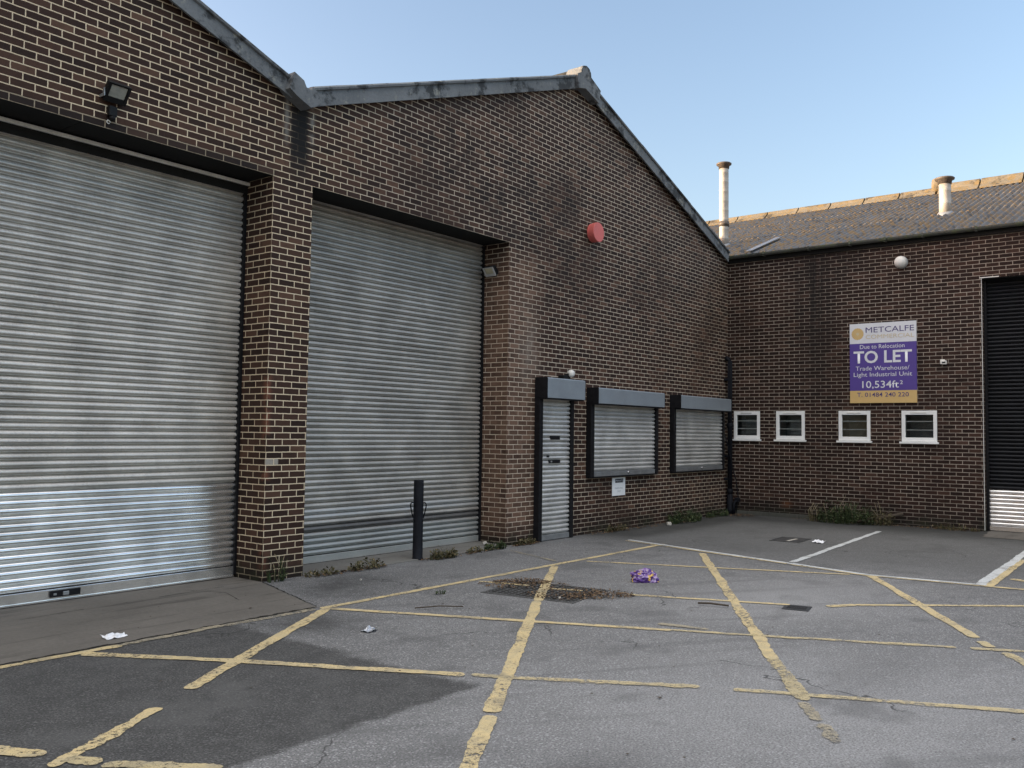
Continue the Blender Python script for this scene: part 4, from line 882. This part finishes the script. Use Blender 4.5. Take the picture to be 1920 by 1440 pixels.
twig('dark twig lying on the tarmac left of the small gully grate', [(-10.3, -4.38, 0.022), (-10.27, -4.5, 0.03), (-10.22, -4.68, 0.022)], 0.010)
b = MB(); b.tube([(-0.45, -2.95, 0.05), (-0.28, -3.2, 0.11), (-0.16, -3.45, 0.17), (-0.06, -3.72, 0.24)], [0.03, 0.035, 0.04, 0.03], 8); b.tube([(-0.2, -3.4, 0.16), (-0.15, -3.5, 0.32)], 0.008, 6); b.tube([(-0.25, -3.25, 0.12), (-0.3, -3.3, 0.03)], 0.015, 6)
tag(b.build('dead_branch', M_twig), 'dead dark branch leaning on the foot of the side wall behind the bay line', 'branch')

# ---------------------------------------------------------------- weeds
def weed(label, x, y, r, h, n, m, seed, grass=0.4, ry=None, stalks=0, kind='weed'):
    rr = random.Random(seed); t = thing(kind, label, 'weed', (x, y, 0), 'weeds along the foot of the walls'); b = MB(); ry = ry or r
    for k in range(n):
        q = math.sqrt(rr.random()); a = rr.random() * 6.283; bx, by = x + q * r * math.cos(a), y + q * ry * math.sin(a); hh = h * (1.1 - 0.6 * q * q) * rr.uniform(0.35, 1.0)
        lean = Vector((math.cos(a), math.sin(a), 0)) * rr.uniform(0, 0.6) * hh
        if rr.random() < grass:
            p0 = Vector((bx, by, 0.0)); p1 = p0 + lean * 0.35 + Vector((0, 0, hh * 0.7)); p2 = p0 + lean + Vector((0, 0, hh)); s = Vector((-math.sin(a + 1), math.cos(a + 1), 0)) * rr.uniform(0.003, 0.007)
            b.face([p0 - s, p0 + s, p1 + s * 0.8, p1 - s * 0.8]); b.face([p1 - s * 0.8, p1 + s * 0.8, p2])
        else:
            p = Vector((bx, by, 0.01)) + lean * 0.6 + Vector((0, 0, hh * rr.uniform(0.2, 1.0))); leaf_quad(b, p, rr.uniform(0.025, 0.06), rr.random() * 6.28, rr, 0.9)
    b.build('foliage', m, t, recalc=False)
    if stalks:
        b = MB()
        for k in range(stalks):
            a = rr.random() * 6.28; p = Vector((x + rr.uniform(-r, r) * 0.6, y + rr.uniform(-ry, ry) * 0.6, 0)); hh = h * rr.uniform(0.6, 1.15)
            b.tube([p, p + Vector((rr.uniform(-0.04, 0.04), rr.uniform(-0.04, 0.04), hh * 0.6)), p + Vector((rr.uniform(-0.09, 0.09), rr.uniform(-0.09, 0.09), hh))], [0.005, 0.004, 0.002], 5)
        b.build('stem', M_straw, t)
    return t
weed('weed with tall dry stalks at the corner of the left brick pillar', -12.30, -0.10, 0.12, 0.34, 60, M_green, 1, 0.5, 0.06, 3)
weed('low weed patch beside the right foot of the left pillar', -11.68, -0.14, 0.25, 0.10, 130, M_olive, 2, 0.5, 0.08)
weed('low yellowing weed midway along the threshold left of the bollard', -10.98, -0.18, 0.28, 0.16, 170, M_olive, 3, 0.3, 0.09, 2)
weed('bushy dry weed just right of the bollard', -9.60, -0.22, 0.26, 0.17, 320, M_olive, 4, 0.4, 0.10)
weed('small grey weed on the threshold edge between bollard and light brown pillar', -8.85, -0.15, 0.13, 0.10, 80, M_olive, 5, 0.4, 0.07)
weed('green weed at the left foot of the light brown pillar', -8.38, -0.14, 0.24, 0.15, 200, M_green, 6, 0.4, 0.08)
weed('straggly weed against the light brown pillar beside the door frame', -7.62, -0.12, 0.25, 0.13, 170, M_olive, 7, 0.5, 0.07)
weed('low weeds on the wall foot right of the shutter door', -4.95, -0.12, 0.35, 0.16, 160, M_olive, 8, 0.6, 0.07)
weed('large dark green bush of weeds under the right hand window shutter', -2.55, -0.26, 0.62, 0.30, 620, M_green, 9, 0.45, 0.17)
weed('thin green weeds at the foot of the downpipe', -0.95, -0.20, 0.50, 0.20, 240, M_green, 10, 0.6, 0.12)
weed('tall leafy green weed clump in front of the side wall with straw stalks', -0.38, -2.70, 0.28, 0.50, 1100, M_green, 11, 0.22, 0.55, 6)
weed('dry straw weed left of the leafy clump at the side wall', -0.40, -2.08, 0.10, 0.36, 60, M_olive, 12, 0.8, 0.14, 7)
weed('olive weed around the dead branch at the side wall', -0.25, -3.35, 0.14, 0.42, 170, M_olive, 13, 0.4, 0.22, 3)
weed('sparse dry weeds at the wall foot left of the black shutter', -0.18, -4.65, 0.12, 0.16, 170, M_olive, 14, 0.6, 0.45)
weed('tiny sprig growing from the tarmac left of the drain grate', -11.62, -2.02, 0.05, 0.07, 26, M_green, 15, 0.7)
